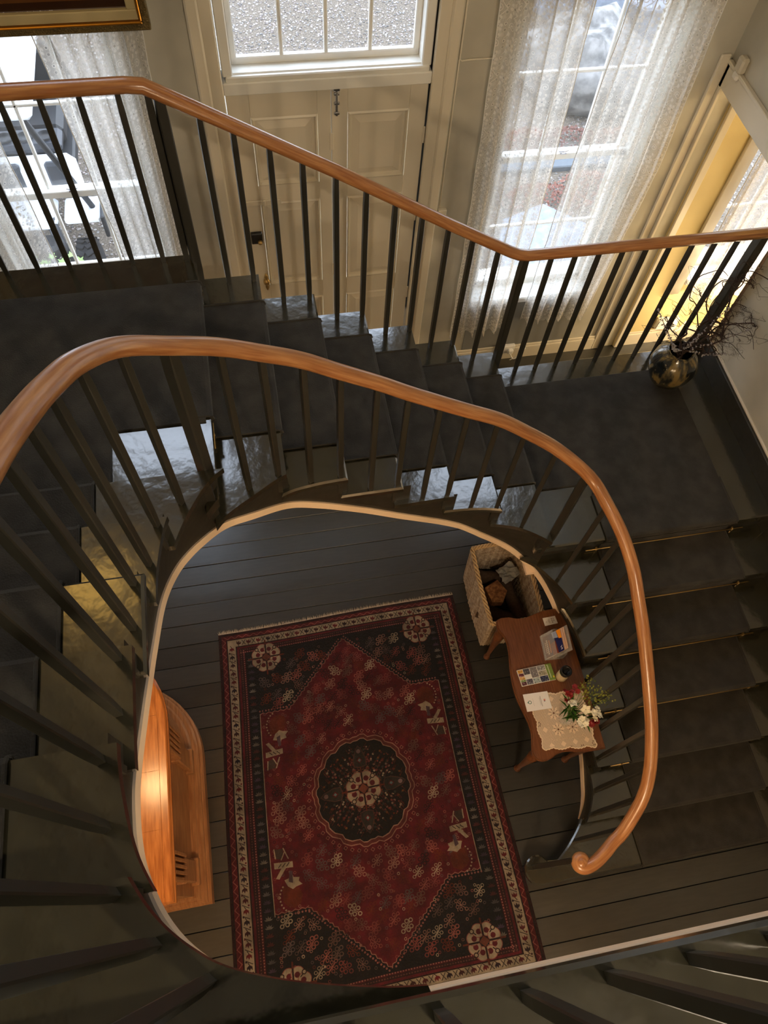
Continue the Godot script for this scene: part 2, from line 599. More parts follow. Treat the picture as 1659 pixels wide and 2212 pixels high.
func shell() -> void:
	# floor of separate painted boards over a dark bed
	var floor_node := struct("floor", "dark grey painted floorboards of the hall running across the stairwell", "floor", boxmesh(Vector3(-1.9, -0.2, -3.95), Vector3(5.3, -0.024, 2.3)), M.gap)
	var pitch := 0.1475
	var z := -0.132 + pitch * 16
	var k := 0
	while z > -4.0:
		var zs := z - pitch
		var cuts := [-1.78, 5.2]
		for i in cuts.size() - 1:
			var dy := rng.randf_range(-0.0012, 0.0012)
			var b := obj("floorboard", boxmesh(Vector3(cuts[i] + 0.001, -0.026, maxf(zs + 0.0018, FRONT)), Vector3(cuts[i + 1] - 0.001, dy, z - 0.0018), 0.002), M.boards[k % 4], floor_node)
			k += 1 + rng.randi() % 2
		z -= pitch
	# window wall
	var holes := [[-1.52, -0.55, 0.72, 3.05], [-0.04, 1.115, -0.3, 3.35], [1.63, 2.60, 0.72, 3.05], [3.45, 4.42, 0.72, 3.05], [-1.62, -0.42, 4.35, 6.45], [1.52, 2.72, 4.35, 6.45]]
	struct("wall_front", "pale cream wall with windows and the double entrance door", "wall", holed_wall(Vector2(-1.95, -0.3), Vector2(5.4, 7.0), holes, -4.30, FRONT), M.wall)
	# right wall with the doorway to the next room next to the window wall
	var g := G.new()
	g.box(Vector3(WALL_R, -0.1, -2.86), Vector3(WALL_R + 0.13, 7.0, 2.3))
	g.box(Vector3(WALL_R, 2.42, -3.95), Vector3(WALL_R + 0.13, 7.0, -2.86))
	struct("wall_right", "pale grey side wall beside the lower landing with a doorway through it", "wall", g.done(), M.wall)
	struct("wall_left", "pale side wall along the upper flight", "wall", boxmesh(Vector3(WALL_L - 0.15, -0.1, -3.95), Vector3(WALL_L, 7.0, 2.3)), M.wall)
	struct("wall_back", "pale wall behind the gallery", "wall", boxmesh(Vector3(-1.9, -0.1, 2.2), Vector3(5.4, 7.0, 2.35)), M.wall)
	struct("ceiling", "white ceiling over the stairwell", "ceiling", boxmesh(Vector3(-1.95, 6.85, -4.3), Vector3(WALL_R + 0.13, 7.05, 2.35)), M.ceil)
	# the next room
	g = G.new()
	g.box(Vector3(WALL_R + 0.13, -0.1, -0.6), Vector3(5.4, 3.2, -0.5))
	g.box(Vector3(5.2, -0.1, -3.95), Vector3(5.4, 3.2, -0.5))
	g.box(Vector3(WALL_R + 0.13, 3.1, -3.95), Vector3(5.4, 3.25, -0.5))
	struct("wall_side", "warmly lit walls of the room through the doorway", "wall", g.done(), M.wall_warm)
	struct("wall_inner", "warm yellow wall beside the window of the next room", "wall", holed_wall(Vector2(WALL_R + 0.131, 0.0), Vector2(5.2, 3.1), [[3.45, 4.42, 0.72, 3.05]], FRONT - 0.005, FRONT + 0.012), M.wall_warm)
	trims()
	window_unit(1, -1.52, -0.55, 0.72, 3.05, "sash window behind lace at the upper left, parked buggy outside it", true)
	window_unit(2, 1.63, 2.60, 0.72, 3.05, "tall sash window behind the lace curtains right of the door", true)
	window_unit(3, 3.45, 4.42, 0.72, 3.05, "sash window of the warm room beyond the doorway", true)
	window_unit(4, -1.62, -0.42, 4.35, 6.45, "upper storey sash window above the left window", false)
	window_unit(5, 1.52, 2.72, 4.35, 6.45, "upper storey sash window above the right window", false)
	entrance()

func trims() -> void:
	var g := G.new()
	var base := V2([0, 0, 0.018, 0, 0.018, 0.14, 0.012, 0.155, 0.012, 0.175, 0, 0.18])
	var runs := [[1.27, 2.86], [WALL_R + 0.14, 5.2], [-1.78, -0.16]]
	for r in runs:
		g.box(Vector3(r[0], 0, FRONT), Vector3(r[1], 0.135, FRONT + 0.02), 0.002)
		g.box(Vector3(r[0], 0.135, FRONT), Vector3(r[1], 0.165, FRONT + 0.014), 0.005)
	struct("baseboard_front", "cream baseboard under the windows", "baseboard", g.done(), M.gloss_white)
	# painted skirting along the right wall at the landing and down the flight
	g = G.new()
	g.box(Vector3(WALL_R - 0.028, 0.7, -2.90), Vector3(WALL_R, 1.345, -1.55), 0.004)
	var a := -1.55
	var b := 0.45
	var slope := RISE / 0.2885
	var y0 := 1.345
	var y1 := maxf(0.16, y0 - (b - a) * slope)
	for s in [0]:
		var q := [Vector3(WALL_R - 0.028, y0, a), Vector3(WALL_R - 0.028, y1, b), Vector3(WALL_R - 0.028, 0, b), Vector3(WALL_R - 0.028, 0, a)]
		var w := []
		for v in q:
			w.append(v + Vector3(0.028, 0, 0))
		g.quad(q[3], q[2], q[1], q[0])
		g.quad(q[0], q[1], w[1], w[0])
		g.quad(q[1], q[2], w[2], w[1])
	struct("baseboard_right", "black painted skirting board along the landing and flight on the right", "baseboard", g.done(), M.paint_dull)
	g = G.new()
	g.box(Vector3(WALL_R - 0.012, 1.345, -2.86), Vector3(WALL_R + 0.002, 1.362, -1.55), 0.003)
	struct("trim_1", "thin pale bead along the top of the black skirting", "trim", g.done(), M.gloss_white)
	# doorway casing: a flat band over it, a moulded upright in the corner
	g = G.new()
	g.box(Vector3(WALL_R - 0.022, 2.415, -3.93), Vector3(WALL_R, 2.56, -2.86), 0.004)
	g.box(Vector3(WALL_R - 0.03, 2.55, -3.93), Vector3(WALL_R, 2.572, -2.86), 0.004)
	g.box(Vector3(WALL_R - 0.022, 0, FRONT), Vector3(WALL_R, 2.56, -3.90), 0.004)
	struct("trim_2", "grey white casing over the doorway to the next room", "trim", g.done(), M.gloss_white)
	g = G.new()
	g.box(Vector3(2.855, 0, FRONT), Vector3(2.918, 2.6, FRONT + 0.022), 0.006)
	struct("trim_3", "pale moulded upright in the corner left of the doorway", "trim", g.done(), M.gloss_white)
	g = G.new()
	g.box(Vector3(WALL_R + 0.13, 0, FRONT + 0.012), Vector3(WALL_R + 0.19, 2.55, FRONT + 0.035), 0.006)
	g.box(Vector3(3.33, 0.62, FRONT + 0.012), Vector3(3.43, 3.1, FRONT + 0.04), 0.006)
	struct("trim_4", "yellow lit mouldings inside the next room", "trim", g.done(), M.gloss_white)
	# architrave of the entrance
	g = G.new()
	for s in [-1.0, 1.0]:
		var x: float = -0.04 if s < 0 else 1.115
		g.box(Vector3(minf(x, x + s * 0.07), 0, FRONT - 0.06), Vector3(maxf(x, x + s * 0.07), 3.5, FRONT + 0.025), 0.006)
		g.box(Vector3(minf(x + s * 0.065, x + s * 0.13), 0, FRONT - 0.02), Vector3(maxf(x + s * 0.065, x + s * 0.13), 3.5, FRONT + 0.04), 0.010)
	struct("trim_5", "cream moulded architrave either side of the entrance door", "trim", g.done(), M.gloss_white)
	# recessed back panel under the right window
	g = G.new()
	g.box(Vector3(1.64, 0.17, FRONT), Vector3(2.58, 0.69, FRONT + 0.008), 0.002)
	struct("trim_6", "grey panel below the sill of the right window", "trim", g.done(), M.panel_grey)

func window_unit(n: int, x0: float, x1: float, y0: float, y1: float, label: String, low: bool) -> void:
	var w := struct("window_%d" % n, label, "window")
	var z := -4.12
	var g := G.new()
	g.box(Vector3(x0, y0, z - 0.06), Vector3(x0 + 0.035, y1, z + 0.08), 0.004)
	g.box(Vector3(x1 - 0.035, y0, z - 0.06), Vector3(x1, y1, z + 0.08), 0.004)
	g.box(Vector3(x0, y1 - 0.05, z - 0.06), Vector3(x1, y1, z + 0.08), 0.004)
	obj("frame", g.done(), M.sash, w)
	g = G.new()
	g.box(Vector3(x0 - 0.0, y0 - 0.02, z - 0.14), Vector3(x1 + 0.0, y0 + 0.035, FRONT + 0.03), 0.008)
	obj("sill", g.done(), M.sash, w)
	var ym := y0 + (y1 - y0) * 0.495
	var nx := 3
	for s in 2:
		var zz := z + (0.02 if s == 0 else -0.02)
		var a := x0 + 0.035
		var b := x1 - 0.035
		var lo := y0 + 0.03 if s == 0 else ym - 0.02
		var hi := ym + 0.03 if s == 0 else y1 - 0.05
		var sash := G.new()
		sash.box(Vector3(a, lo, zz - 0.018), Vector3(a + 0.04, hi, zz + 0.018), 0.004)
		sash.box(Vector3(b - 0.04, lo, zz - 0.018), Vector3(b, hi, zz + 0.018), 0.004)
		sash.box(Vector3(a, lo, zz - 0.018), Vector3(b, lo + (0.055 if s == 0 else 0.045), zz + 0.018), 0.004)
		sash.box(Vector3(a, hi - 0.045, zz - 0.018), Vector3(b, hi, zz + 0.018), 0.004)
		var sn := obj("sash", sash.done(), M.sash, w)
		var pw := (b - a - 0.04) / nx
		var bars := G.new()
		for i in range(1, nx):
			var x := a + 0.02 + pw * i
			bars.box(Vector3(x - 0.009, lo + 0.04, zz - 0.014), Vector3(x + 0.009, hi - 0.04, zz + 0.014), 0.004)
		var yb := (lo + hi) * 0.5
		bars.box(Vector3(a + 0.03, yb - 0.009, zz - 0.014), Vector3(b - 0.03, yb + 0.009, zz + 0.014), 0.004)
		obj("glazing_bar", bars.done(), M.sash, sn)
		for i in nx:
			for j in 2:
				var px := a + 0.02 + pw * i
				var pa := (lo + 0.045) if j == 0 else yb
				var pb := yb if j == 0 else (hi - 0.04)
				var pane := G.new()
				pane.quad(Vector3(px, pa, zz), Vector3(px, pb, zz), Vector3(px + pw, pb, zz), Vector3(px + pw, pa, zz))
				obj("pane", pane.done(), M.glass, sn)
	if low:
		g = G.new()
		g.box(Vector3((x0 + x1) * 0.5 - 0.02, ym + 0.03, z + 0.01), Vector3((x0 + x1) * 0.5 + 0.02, ym + 0.04, z + 0.05), 0.003)
		g.sweep(V3([(x0 + x1) * 0.5 - 0.03, ym + 0.042, z + 0.03, (x0 + x1) * 0.5, ym + 0.05, z + 0.045, (x0 + x1) * 0.5 + 0.035, ym + 0.045, z + 0.03]), ring_profile(0.005, 0.005, 6))
		obj("latch", g.done(), M.chrome, w)

func raised_panel(x0: float, x1: float, y0: float, y1: float, z: float) -> ArrayMesh:
	var g := G.new()
	# sunk moulding, flat margin, bevel, raised field
	var steps := [[0.0, 0.0], [0.010, 0.006], [0.018, -0.012], [0.030, -0.014], [0.072, -0.002], [0.076, -0.002]]
	for i in steps.size() - 1:
		var a: Array = steps[i]
		var b: Array = steps[i + 1]
		var p := [Vector3(x0 + a[0], y0 + a[0], z + a[1]), Vector3(x0 + a[0], y1 - a[0], z + a[1]), Vector3(x1 - a[0], y1 - a[0], z + a[1]), Vector3(x1 - a[0], y0 + a[0], z + a[1])]
		var q := [Vector3(x0 + b[0], y0 + b[0], z + b[1]), Vector3(x0 + b[0], y1 - b[0], z + b[1]), Vector3(x1 - b[0], y1 - b[0], z + b[1]), Vector3(x1 - b[0], y0 + b[0], z + b[1])]
		for k in 4:
			var l := (k + 1) % 4
			g.quad(p[k], p[l], q[l], q[k])
	var e: Array = steps[-1]
	g.quad(Vector3(x0 + e[0], y0 + e[0], z + e[1]), Vector3(x0 + e[0], y1 - e[0], z + e[1]), Vector3(x1 - e[0], y1 - e[0], z + e[1]), Vector3(x1 - e[0], y0 + e[0], z + e[1]))
	return g.done()

func entrance() -> void:
	var d := struct("door_1", "cream double entrance door with raised panels below the fanlight", "door")
	var zf := FRONT - 0.02
	var xm := 0.549
	var rows := [[0.30, 0.945], [1.10, 1.80], [1.925, 2.375]]
	for s in 2:
		var x0 := -0.035 if s == 0 else xm + 0.002
		var x1 := xm - 0.002 if s == 0 else 1.11
		var px0 := x0 + (0.125 if s == 0 else 0.095)
		var px1 := x1 - (0.08 if s == 0 else 0.105)
		var g := G.new()
		g.box(Vector3(x0, 0.01, zf - 0.045), Vector3(px0, 2.525, zf), 0.003)
		g.box(Vector3(px1, 0.01, zf - 0.045), Vector3(x1, 2.525, zf), 0.003)
		var ys := [0.01, 0.30, 0.945, 1.10, 1.80, 1.925, 2.375, 2.525]
		for i in range(0, 8, 2):
			g.box(Vector3(px0, ys[i], zf - 0.045), Vector3(px1, ys[i + 1], zf), 0.0)
		var leaf := obj("door_leaf", g.done(), M.gloss_white, d)
		for r in rows:
			obj("panel", raised_panel(px0, px1, r[0], r[1], zf), M.gloss_white, leaf)
	# hardware
	var g := G.new()
	g.box(Vector3(0.572, 2.36, zf), Vector3(0.588, 2.50, zf + 0.012), 0.003)
	for y in [2.37, 2.43, 2.485]:
		g.box(Vector3(0.563, y, zf), Vector3(0.597, y + 0.016, zf + 0.018), 0.004)
	g.box(Vector3(0.574, 2.44, zf + 0.005), Vector3(0.586, 2.55, zf + 0.02), 0.003)
	obj("bolt", g.done(), M.chrome, d)
	g = G.new()
	g.box(Vector3(0.556, 2.515, zf), Vector3(0.60, 2.555, zf + 0.03), 0.006)
	obj("bolt_keep", g.done(), M.chrome, d)
	g = G.new()
	g.box(Vector3(0.0, 1.50, zf), Vector3(0.075, 1.585, zf + 0.03), 0.005)
	obj("lock_case", g.done(), M.black, d)
	g = G.new(true)
	g.lathe(V2([0.0, 0.0, 0.012, 0.0, 0.016, 0.012, 0.012, 0.026, 0.0, 0.03]), 12, Transform3D(Basis(Vector3.RIGHT, PI / 2), Vector3(0.055, 1.525, zf + 0.028)))
	obj("lock_knob", g.done(), M.brass, d)
	g = G.new(true)
	g.lathe(V2([0.0, -0.085, 0.008, -0.07, 0.014, -0.045, 0.009, -0.03, 0.02, -0.018, 0.024, 0.0, 0.02, 0.018, 0.009, 0.03, 0.014, 0.045, 0.008, 0.065, 0.0, 0.085]), 14, Transform3D(Basis(), Vector3(0.068, 1.16, zf + 0.03)))
	g.lathe(V2([0.0, 0.0, 0.011, 0.0, 0.011, 0.03, 0.0, 0.03]), 10, Transform3D(Basis(Vector3.RIGHT, PI / 2), Vector3(0.068, 1.16, zf)))
	obj("door_handle", g.done(), M.brass, d)
	for h in [[0.549, 2.20], [1.112, 2.20], [0.549, 1.2], [1.112, 0.9], [1.112, 1.62]]:
		g = G.new()
		g.box(Vector3(h[0] - 0.012, h[1] - 0.055, zf), Vector3(h[0] + 0.012, h[1] + 0.055, zf + 0.008), 0.003)
		obj("hinge", g.done(), M.gloss_white, d)
	g = G.new()
	g.box(Vector3(-0.02, 1.79, zf), Vector3(0.22, 1.825, zf + 0.01), 0.003)
	g.box(Vector3(0.10, 1.785, zf), Vector3(0.12, 1.83, zf + 0.016), 0.004)
	obj("painted_bolt", g.done(), M.gloss_white, d)
	# fanlight
	var w := struct("window_6", "white framed fanlight of four tall panes over the entrance door", "window")
	g = G.new()
	var zt := FRONT - 0.03
	g.box(Vector3(-0.04, 2.53, zt - 0.10), Vector3(1.115, 2.60, FRONT + 0.012), 0.006)
	g.box(Vector3(-0.02, 2.595, zt - 0.10), Vector3(1.10, 2.628, FRONT + 0.002), 0.006)
	obj("transom", g.done(), M.sash, w)
	g = G.new()
	for s in [[-0.035, 0.02], [1.055, 1.11]]:
		g.box(Vector3(s[0], 2.62, zt - 0.12), Vector3(s[1], 3.35, zt + 0.02), 0.006)
	g.box(Vector3(-0.03, 3.28, zt - 0.12), Vector3(1.1, 3.35, zt + 0.02), 0.006)
	g.box(Vector3(-0.03, 2.62, zt - 0.12), Vector3(1.1, 2.635, zt + 0.01), 0.005)
	obj("frame", g.done(), M.sash, w)
	g = G.new()
	var zs := zt - 0.085
	for s in [[0.018, 0.052], [1.022, 1.056]]:
		g.box(Vector3(s[0], 2.632, zs - 0.018), Vector3(s[1], 3.29, zs + 0.018), 0.005)
	g.box(Vector3(0.018, 2.632, zs - 0.018), Vector3(1.056, 2.672, zs + 0.018), 0.005)
	var sn := obj("sash", g.done(), M.sash, w)
	for i in 4:
		var x := 0.052 + 0.2425 * i
		if i:
			var bar := G.new()
			bar.box(Vector3(x - 0.011, 2.66, zs - 0.014), Vector3(x + 0.011, 3.29, zs + 0.014), 0.005)
			obj("glazing_bar", bar.done(), M.sash, sn)
		var pane := G.new()
		pane.quad(Vector3(x, 2.66, zs), Vector3(x, 3.29, zs), Vector3(x + 0.2425, 3.29, zs), Vector3(x + 0.2425, 2.66, zs))
		obj("pane", pane.done(), M.glass, sn)

# ---------------------------------------------------------------- the staircase
const MID_X := [1.44, 1.155, 0.866, 0.581, 0.298, 0.012, -0.279]
const RIGHT_Z := [0.137, -0.146, -0.423, -0.714, -1.01, -1.293, -1.594]
const LEFT_Z := [-1.57, -1.295, -1.012, -0.720, -0.423, -0.125, 0.172]
const OUT_Z := -2.935

func cuboid(called: String, lo: Vector3, hi: Vector3, m: Material, parent: Node, c := 0.004) -> MeshInstance3D:
	return obj(called, boxmesh(lo, hi, c), m, parent)

func tread(poly: PackedVector2Array, y: float, parent: Node) -> void:
	var g := G.new()
	g.slab(poly, y - 0.034, y, 0.009)
	obj("tread", g.done(), M.paint, parent)

func staircase() -> void:
	stair = thing("staircase", "dark olive painted staircase curving up three flights around an open well", "staircase")
	var low := Node3D.new()
	low.name = "lower_flight"
	stair.add_child(low)
	var mid := Node3D.new()
	mid.name = "middle_flight"
	stair.add_child(mid)
	var high := Node3D.new()
	high.name = "upper_flight"
	stair.add_child(high)
	var lap := 0.035
	# lower flight, climbing towards the windows along the right wall
	for k in 6:
		var y := RISE * (k + 1)
		var zf: float = RIGHT_Z[k]
		var zb: float = RIGHT_Z[k + 1] - lap
		var p := PackedVector2Array([Vector2(WALL_R - 0.02, zb), Vector2(WALL_R - 0.02, zf)])
		if k == 0:
			for i in 15:
				var a := PI * 0.5 + (PI * 1.17) * i / 14.0
				p.append(Vector2(1.195, 0.053) + Vector2(cos(a), sin(a)) * 0.084)
			p.append(Vector2(1.262, 0.012))
			for q in well_part(1, zb, 0.018, 0.0, 1.2):
				p.append(q)
		else:
			for q in well_part(1, zb, zf, 0.0, 1.95):
				p.append(q)
		tread(p, y, low)
		if k == 0:
			var g := G.new()
			var inner := Geometry2D.offset_polygon(p, -0.024)
			g.slab(inner[0], 0.0, y - 0.03)
			obj("curtail_block", g.done(), M.paint_dull, low)
		var xr := 1.62
		for q in well_part(1, zf - 0.03, zf, 0.0, 1.95):
			xr = q.x
		cuboid("riser", Vector3(xr + 0.02 if k else 1.25, y - RISE, zf - 0.045), Vector3(WALL_R - 0.02, y - 0.03, zf - 0.025), M.paint_dull, low, 0.0)
	# landing with the vase
	var yl := RISE * 7
	var p := PackedVector2Array([Vector2(WALL_R - 0.02, OUT_Z), Vector2(WALL_R - 0.02, RIGHT_Z[6])])
	p.append(Vector2(MID_X[0] - 0.047, RIGHT_Z[6]))
	p.append(Vector2(MID_X[0] - 0.045, OUT_Z))
	var g := G.new()
	g.slab(p, yl - 0.06, yl, 0.009)
	obj("landing", g.done(), M.paint, low)
	cuboid("riser", Vector3(1.42, yl - RISE, RIGHT_Z[6] - 0.045), Vector3(WALL_R - 0.02, yl - 0.05, RIGHT_Z[6] - 0.025), M.paint_dull, low, 0.0)
	# middle flight along the windows
	for k in 6:
		var y := yl + RISE * (k + 1)
		var xf: float = MID_X[k]
		var xb: float = MID_X[k + 1] - lap
		p = PackedVector2Array([Vector2(xb, OUT_Z), Vector2(xf, OUT_Z)])
		for q in well_part(0, xb, xf, 1.70, 3.75):
			p.append(q)
		tread(p, y, mid)
		var zi := -1.745
		for q in well_part(0, xf - 0.03, xf, 1.70, 3.75):
			zi = q.y
		cuboid("riser", Vector3(xf - 0.045, y - RISE, OUT_Z + 0.02), Vector3(xf - 0.025, y - 0.03, zi - 0.02), M.paint_dull, mid, 0.0)
	# upper landing
	var yu := RISE * 14
	p = PackedVector2Array([Vector2(WALL_L, OUT_Z), Vector2(MID_X[6], OUT_Z)])
	for q in well_part(0, MID_X[6] - 0.05, MID_X[6], 3.45, 3.75):
		p.append(q)
	p.append(Vector2(MID_X[6] - 0.05, LEFT_Z[0] - 0.03))
	p.append(Vector2(WALL_L, LEFT_Z[0] - 0.03))
	g = G.new()
	g.slab(p, yu - 0.06, yu, 0.009)
	obj("landing", g.done(), M.paint, high)
	cuboid("riser", Vector3(MID_X[6] - 0.045, yu - RISE, OUT_Z + 0.02), Vector3(MID_X[6] - 0.025, yu - 0.05, -1.58), M.paint_dull, mid, 0.0)
	# upper flight, climbing towards the gallery
	for k in 6:
		var y := yu + RISE * (k + 1)
		var zf: float = LEFT_Z[k]
		var zb: float = LEFT_Z[k + 1] + lap
		p = PackedVector2Array([Vector2(WALL_L, zb), Vector2(WALL_L, zf)])
		if k < 5:
			for q in well_part(1, zf, zb, 3.4, 6.0):
				p.append(q)
		else:
			for i in WC.size():
				if WS[i] > 5.0 and WC[i].y > zf:
					p.append(WC[i])
			p.append(Vector2(0.145, 0.19))
			p.append(Vector2(0.13, zb))
		tread(p, y, high)
		var xi := -0.47
		for q in well_part(1, zf, zf + 0.03, 3.4, 5.2):
			xi = q.x
		cuboid("riser", Vector3(WALL_L, y - RISE, zf + 0.025), Vector3(xi - 0.02, y - 0.03, zf + 0.045), M.paint_dull, high, 0.0)
	# gallery
	var yg := RISE * 21
	g = G.new()
	g.slab(PackedVector2Array([Vector2(WALL_L, 0.172), Vector2(WALL_R, 0.166), Vector2(WALL_R, 2.2), Vector2(WALL_L, 2.2)]), yg - 0.05, yg, 0.009)
	obj("gallery_floor", g.done(), M.paint, high)
	cuboid("gallery_fascia", Vector3(0.11, yg - 0.24, 0.196), Vector3(WALL_R, yg - 0.04, 0.23), M.paint_dull, high, 0.003)
	cuboid("gallery_fascia", Vector3(WALL_L, yg - RISE, 0.197), Vector3(0.12, yg - 0.04, 0.23), M.paint_dull, high, 0.0)
	cuboid("soffit_edge", Vector3(-0.05, yg - 0.30, 0.186), Vector3(WALL_R, yg - 0.238, 0.24), M.soffit, high, 0.003)
	cuboid("soffit", Vector3(WALL_L, yg - 0.30, 0.23), Vector3(WALL_R, yg - 0.27, 2.2), M.soffit, high, 0.0)
	strings()
	balustrades()

# height of the tread whose side shows above arc s of the well edge
func tread_above(i: int) -> float:
	var q := WC[i]
	var s := WS[i]
	if s < 1.74:
		for k in range(6, -1, -1):
			if q.y <= RIGHT_Z[k] + 0.001:
				return RISE * (k + 1)
		return RISE
	if s < 3.55:
		for k in range(5, -1, -1):
			if q.x <= MID_X[k] + 0.001:
				return RISE * (8 + k)
		return RISE * 7
	for k in range(5, -1, -1):
		if q.y >= LEFT_Z[k] - 0.001:
			return RISE * (15 + k)
	return RISE * 14

func strings() -> void:
	var inner := G.new()
	var band := G.new()
	var under := G.new(true)
	for i in WC.size() - 1:
		if WS[i + 1] < 0.30:
			continue
		var a := wall_at(i, 0.028)
		var b := wall_at(i + 1, 0.028)
		var ya := maxf(soffit_y(WS[i]), 0.0)
		var yb := maxf(soffit_y(WS[i + 1]), 0.0)
		var ba := maxf(soffit_y(WS[i]) + 0.058, 0.0)
		var bb := maxf(soffit_y(WS[i + 1]) + 0.058, 0.0)
		var top := tread_above(i + 1) - 0.03
		inner.quad(Vector3(a.x, ba, a.y), Vector3(a.x, top, a.y), Vector3(b.x, top, b.y), Vector3(b.x, bb, b.y))
		var a2 := wall_at(i, 0.02)
		var b2 := wall_at(i + 1, 0.02)
		if bb > 0.001:
			band.quad(Vector3(a2.x, ya, a2.y), Vector3(a2.x, ba, a2.y), Vector3(b2.x, bb, b2.y), Vector3(b2.x, yb, b2.y))
			band.quad(Vector3(a.x, ba, a.y), Vector3(b.x, bb, b.y), Vector3(b2.x, bb, b2.y), Vector3(a2.x, ba, a2.y))
	obj("well_string", inner.done(), M.paint_dull, stair)
	obj("soffit_edge", band.done(), M.soffit, stair)
	# sloping plaster undersides
	var g := G.new()
	# right flight
	for i in WC.size() - 1:
		if WS[i] > 0.38 and WS[i + 1] < 1.72:
			var a := wall_at(i, 0.02)
			var b := wall_at(i + 1, 0.02)
			var ya := maxf(soffit_y(WS[i]), 0.005)
			var yb := maxf(soffit_y(WS[i + 1]), 0.005)
			g.quad(Vector3(a.x, ya, a.y), Vector3(b.x, yb, b.y), Vector3(WALL_R, yb, b.y), Vector3(WALL_R, ya, a.y))
		elif WS[i] > 1.70 and WS[i + 1] < 3.60:
			var a := wall_at(i, 0.02)
			var b := wall_at(i + 1, 0.02)
			var ya := soffit_y(WS[i])
			var yb := soffit_y(WS[i + 1])
			g.quad(Vector3(a.x, ya, a.y), Vector3(b.x, yb, b.y), Vector3(b.x, yb, OUT_Z + 0.02), Vector3(a.x, ya, OUT_Z + 0.02))
		elif WS[i] > 3.58:
			var a := wall_at(i, 0.02)
			var b := wall_at(i + 1, 0.02)
			var ya := soffit_y(WS[i])
			var yb := soffit_y(WS[i + 1])
			g.quad(Vector3(a.x, ya, a.y), Vector3(b.x, yb, b.y), Vector3(WALL_L, yb, b.y), Vector3(WALL_L, ya, a.y))
	g.box(Vector3(1.40, 0.86, OUT_Z + 0.02), Vector3(WALL_R, 0.89, -1.57))
	g.box(Vector3(WALL_L, 2.07, OUT_Z + 0.02), Vector3(-0.36, 2.10, -1.66))
	obj("soffit", g.done(), M.soffit, stair)
	# outer string facing the windows
	g = G.new()
	for k in 6:
		var y := RISE * (8 + k)
		var x1: float = MID_X[k]
		var x0: float = MID_X[k + 1]
		var z := OUT_Z + 0.02
		g.quad(Vector3(x0, y + 0.02 - 0.05 + RISE * 0.0, z), Vector3(x1, y - 0.03, z), Vector3(x1, y - 0.36, z), Vector3(x0, y - 0.19, z))
	g.box(Vector3(1.40, 0.89, OUT_Z + 0.01), Vector3(WALL_R, 1.135, OUT_Z + 0.03))
	g.box(Vector3(WALL_L, 2.07, OUT_Z + 0.01), Vector3(-0.27, 2.325, OUT_Z + 0.03))
	obj("outer_string", g.done(), M.paint_dull, stair)

func bar(called: String, parent: Node, foot: Vector3, top: float, w: float, turn := 0.0) -> void:
	if unit_bar == null:
		var g := G.new()
		g.box(Vector3(-0.5, 0, -0.5), Vector3(0.5, 1, 0.5), 0.11)
		unit_bar = g.done()
	var o := obj(called, unit_bar, M.iron, parent)
	o.transform = Transform3D(Basis(Vector3.UP, turn).scaled_local(Vector3(w, top - foot.y, w)), foot)

func rail_profile() -> PackedVector2Array:
	var p := PackedVector2Array()
	for k in 20:
		var a := TAU * k / 20.0
		var x := cos(a) * 0.033
		var y := sin(a) * 0.031
		if y < -0.02:
			y = -0.020 - (absf(y) - 0.020) * 0.5
			x *= 0.92
		p.append(Vector2(x, y))
	return p

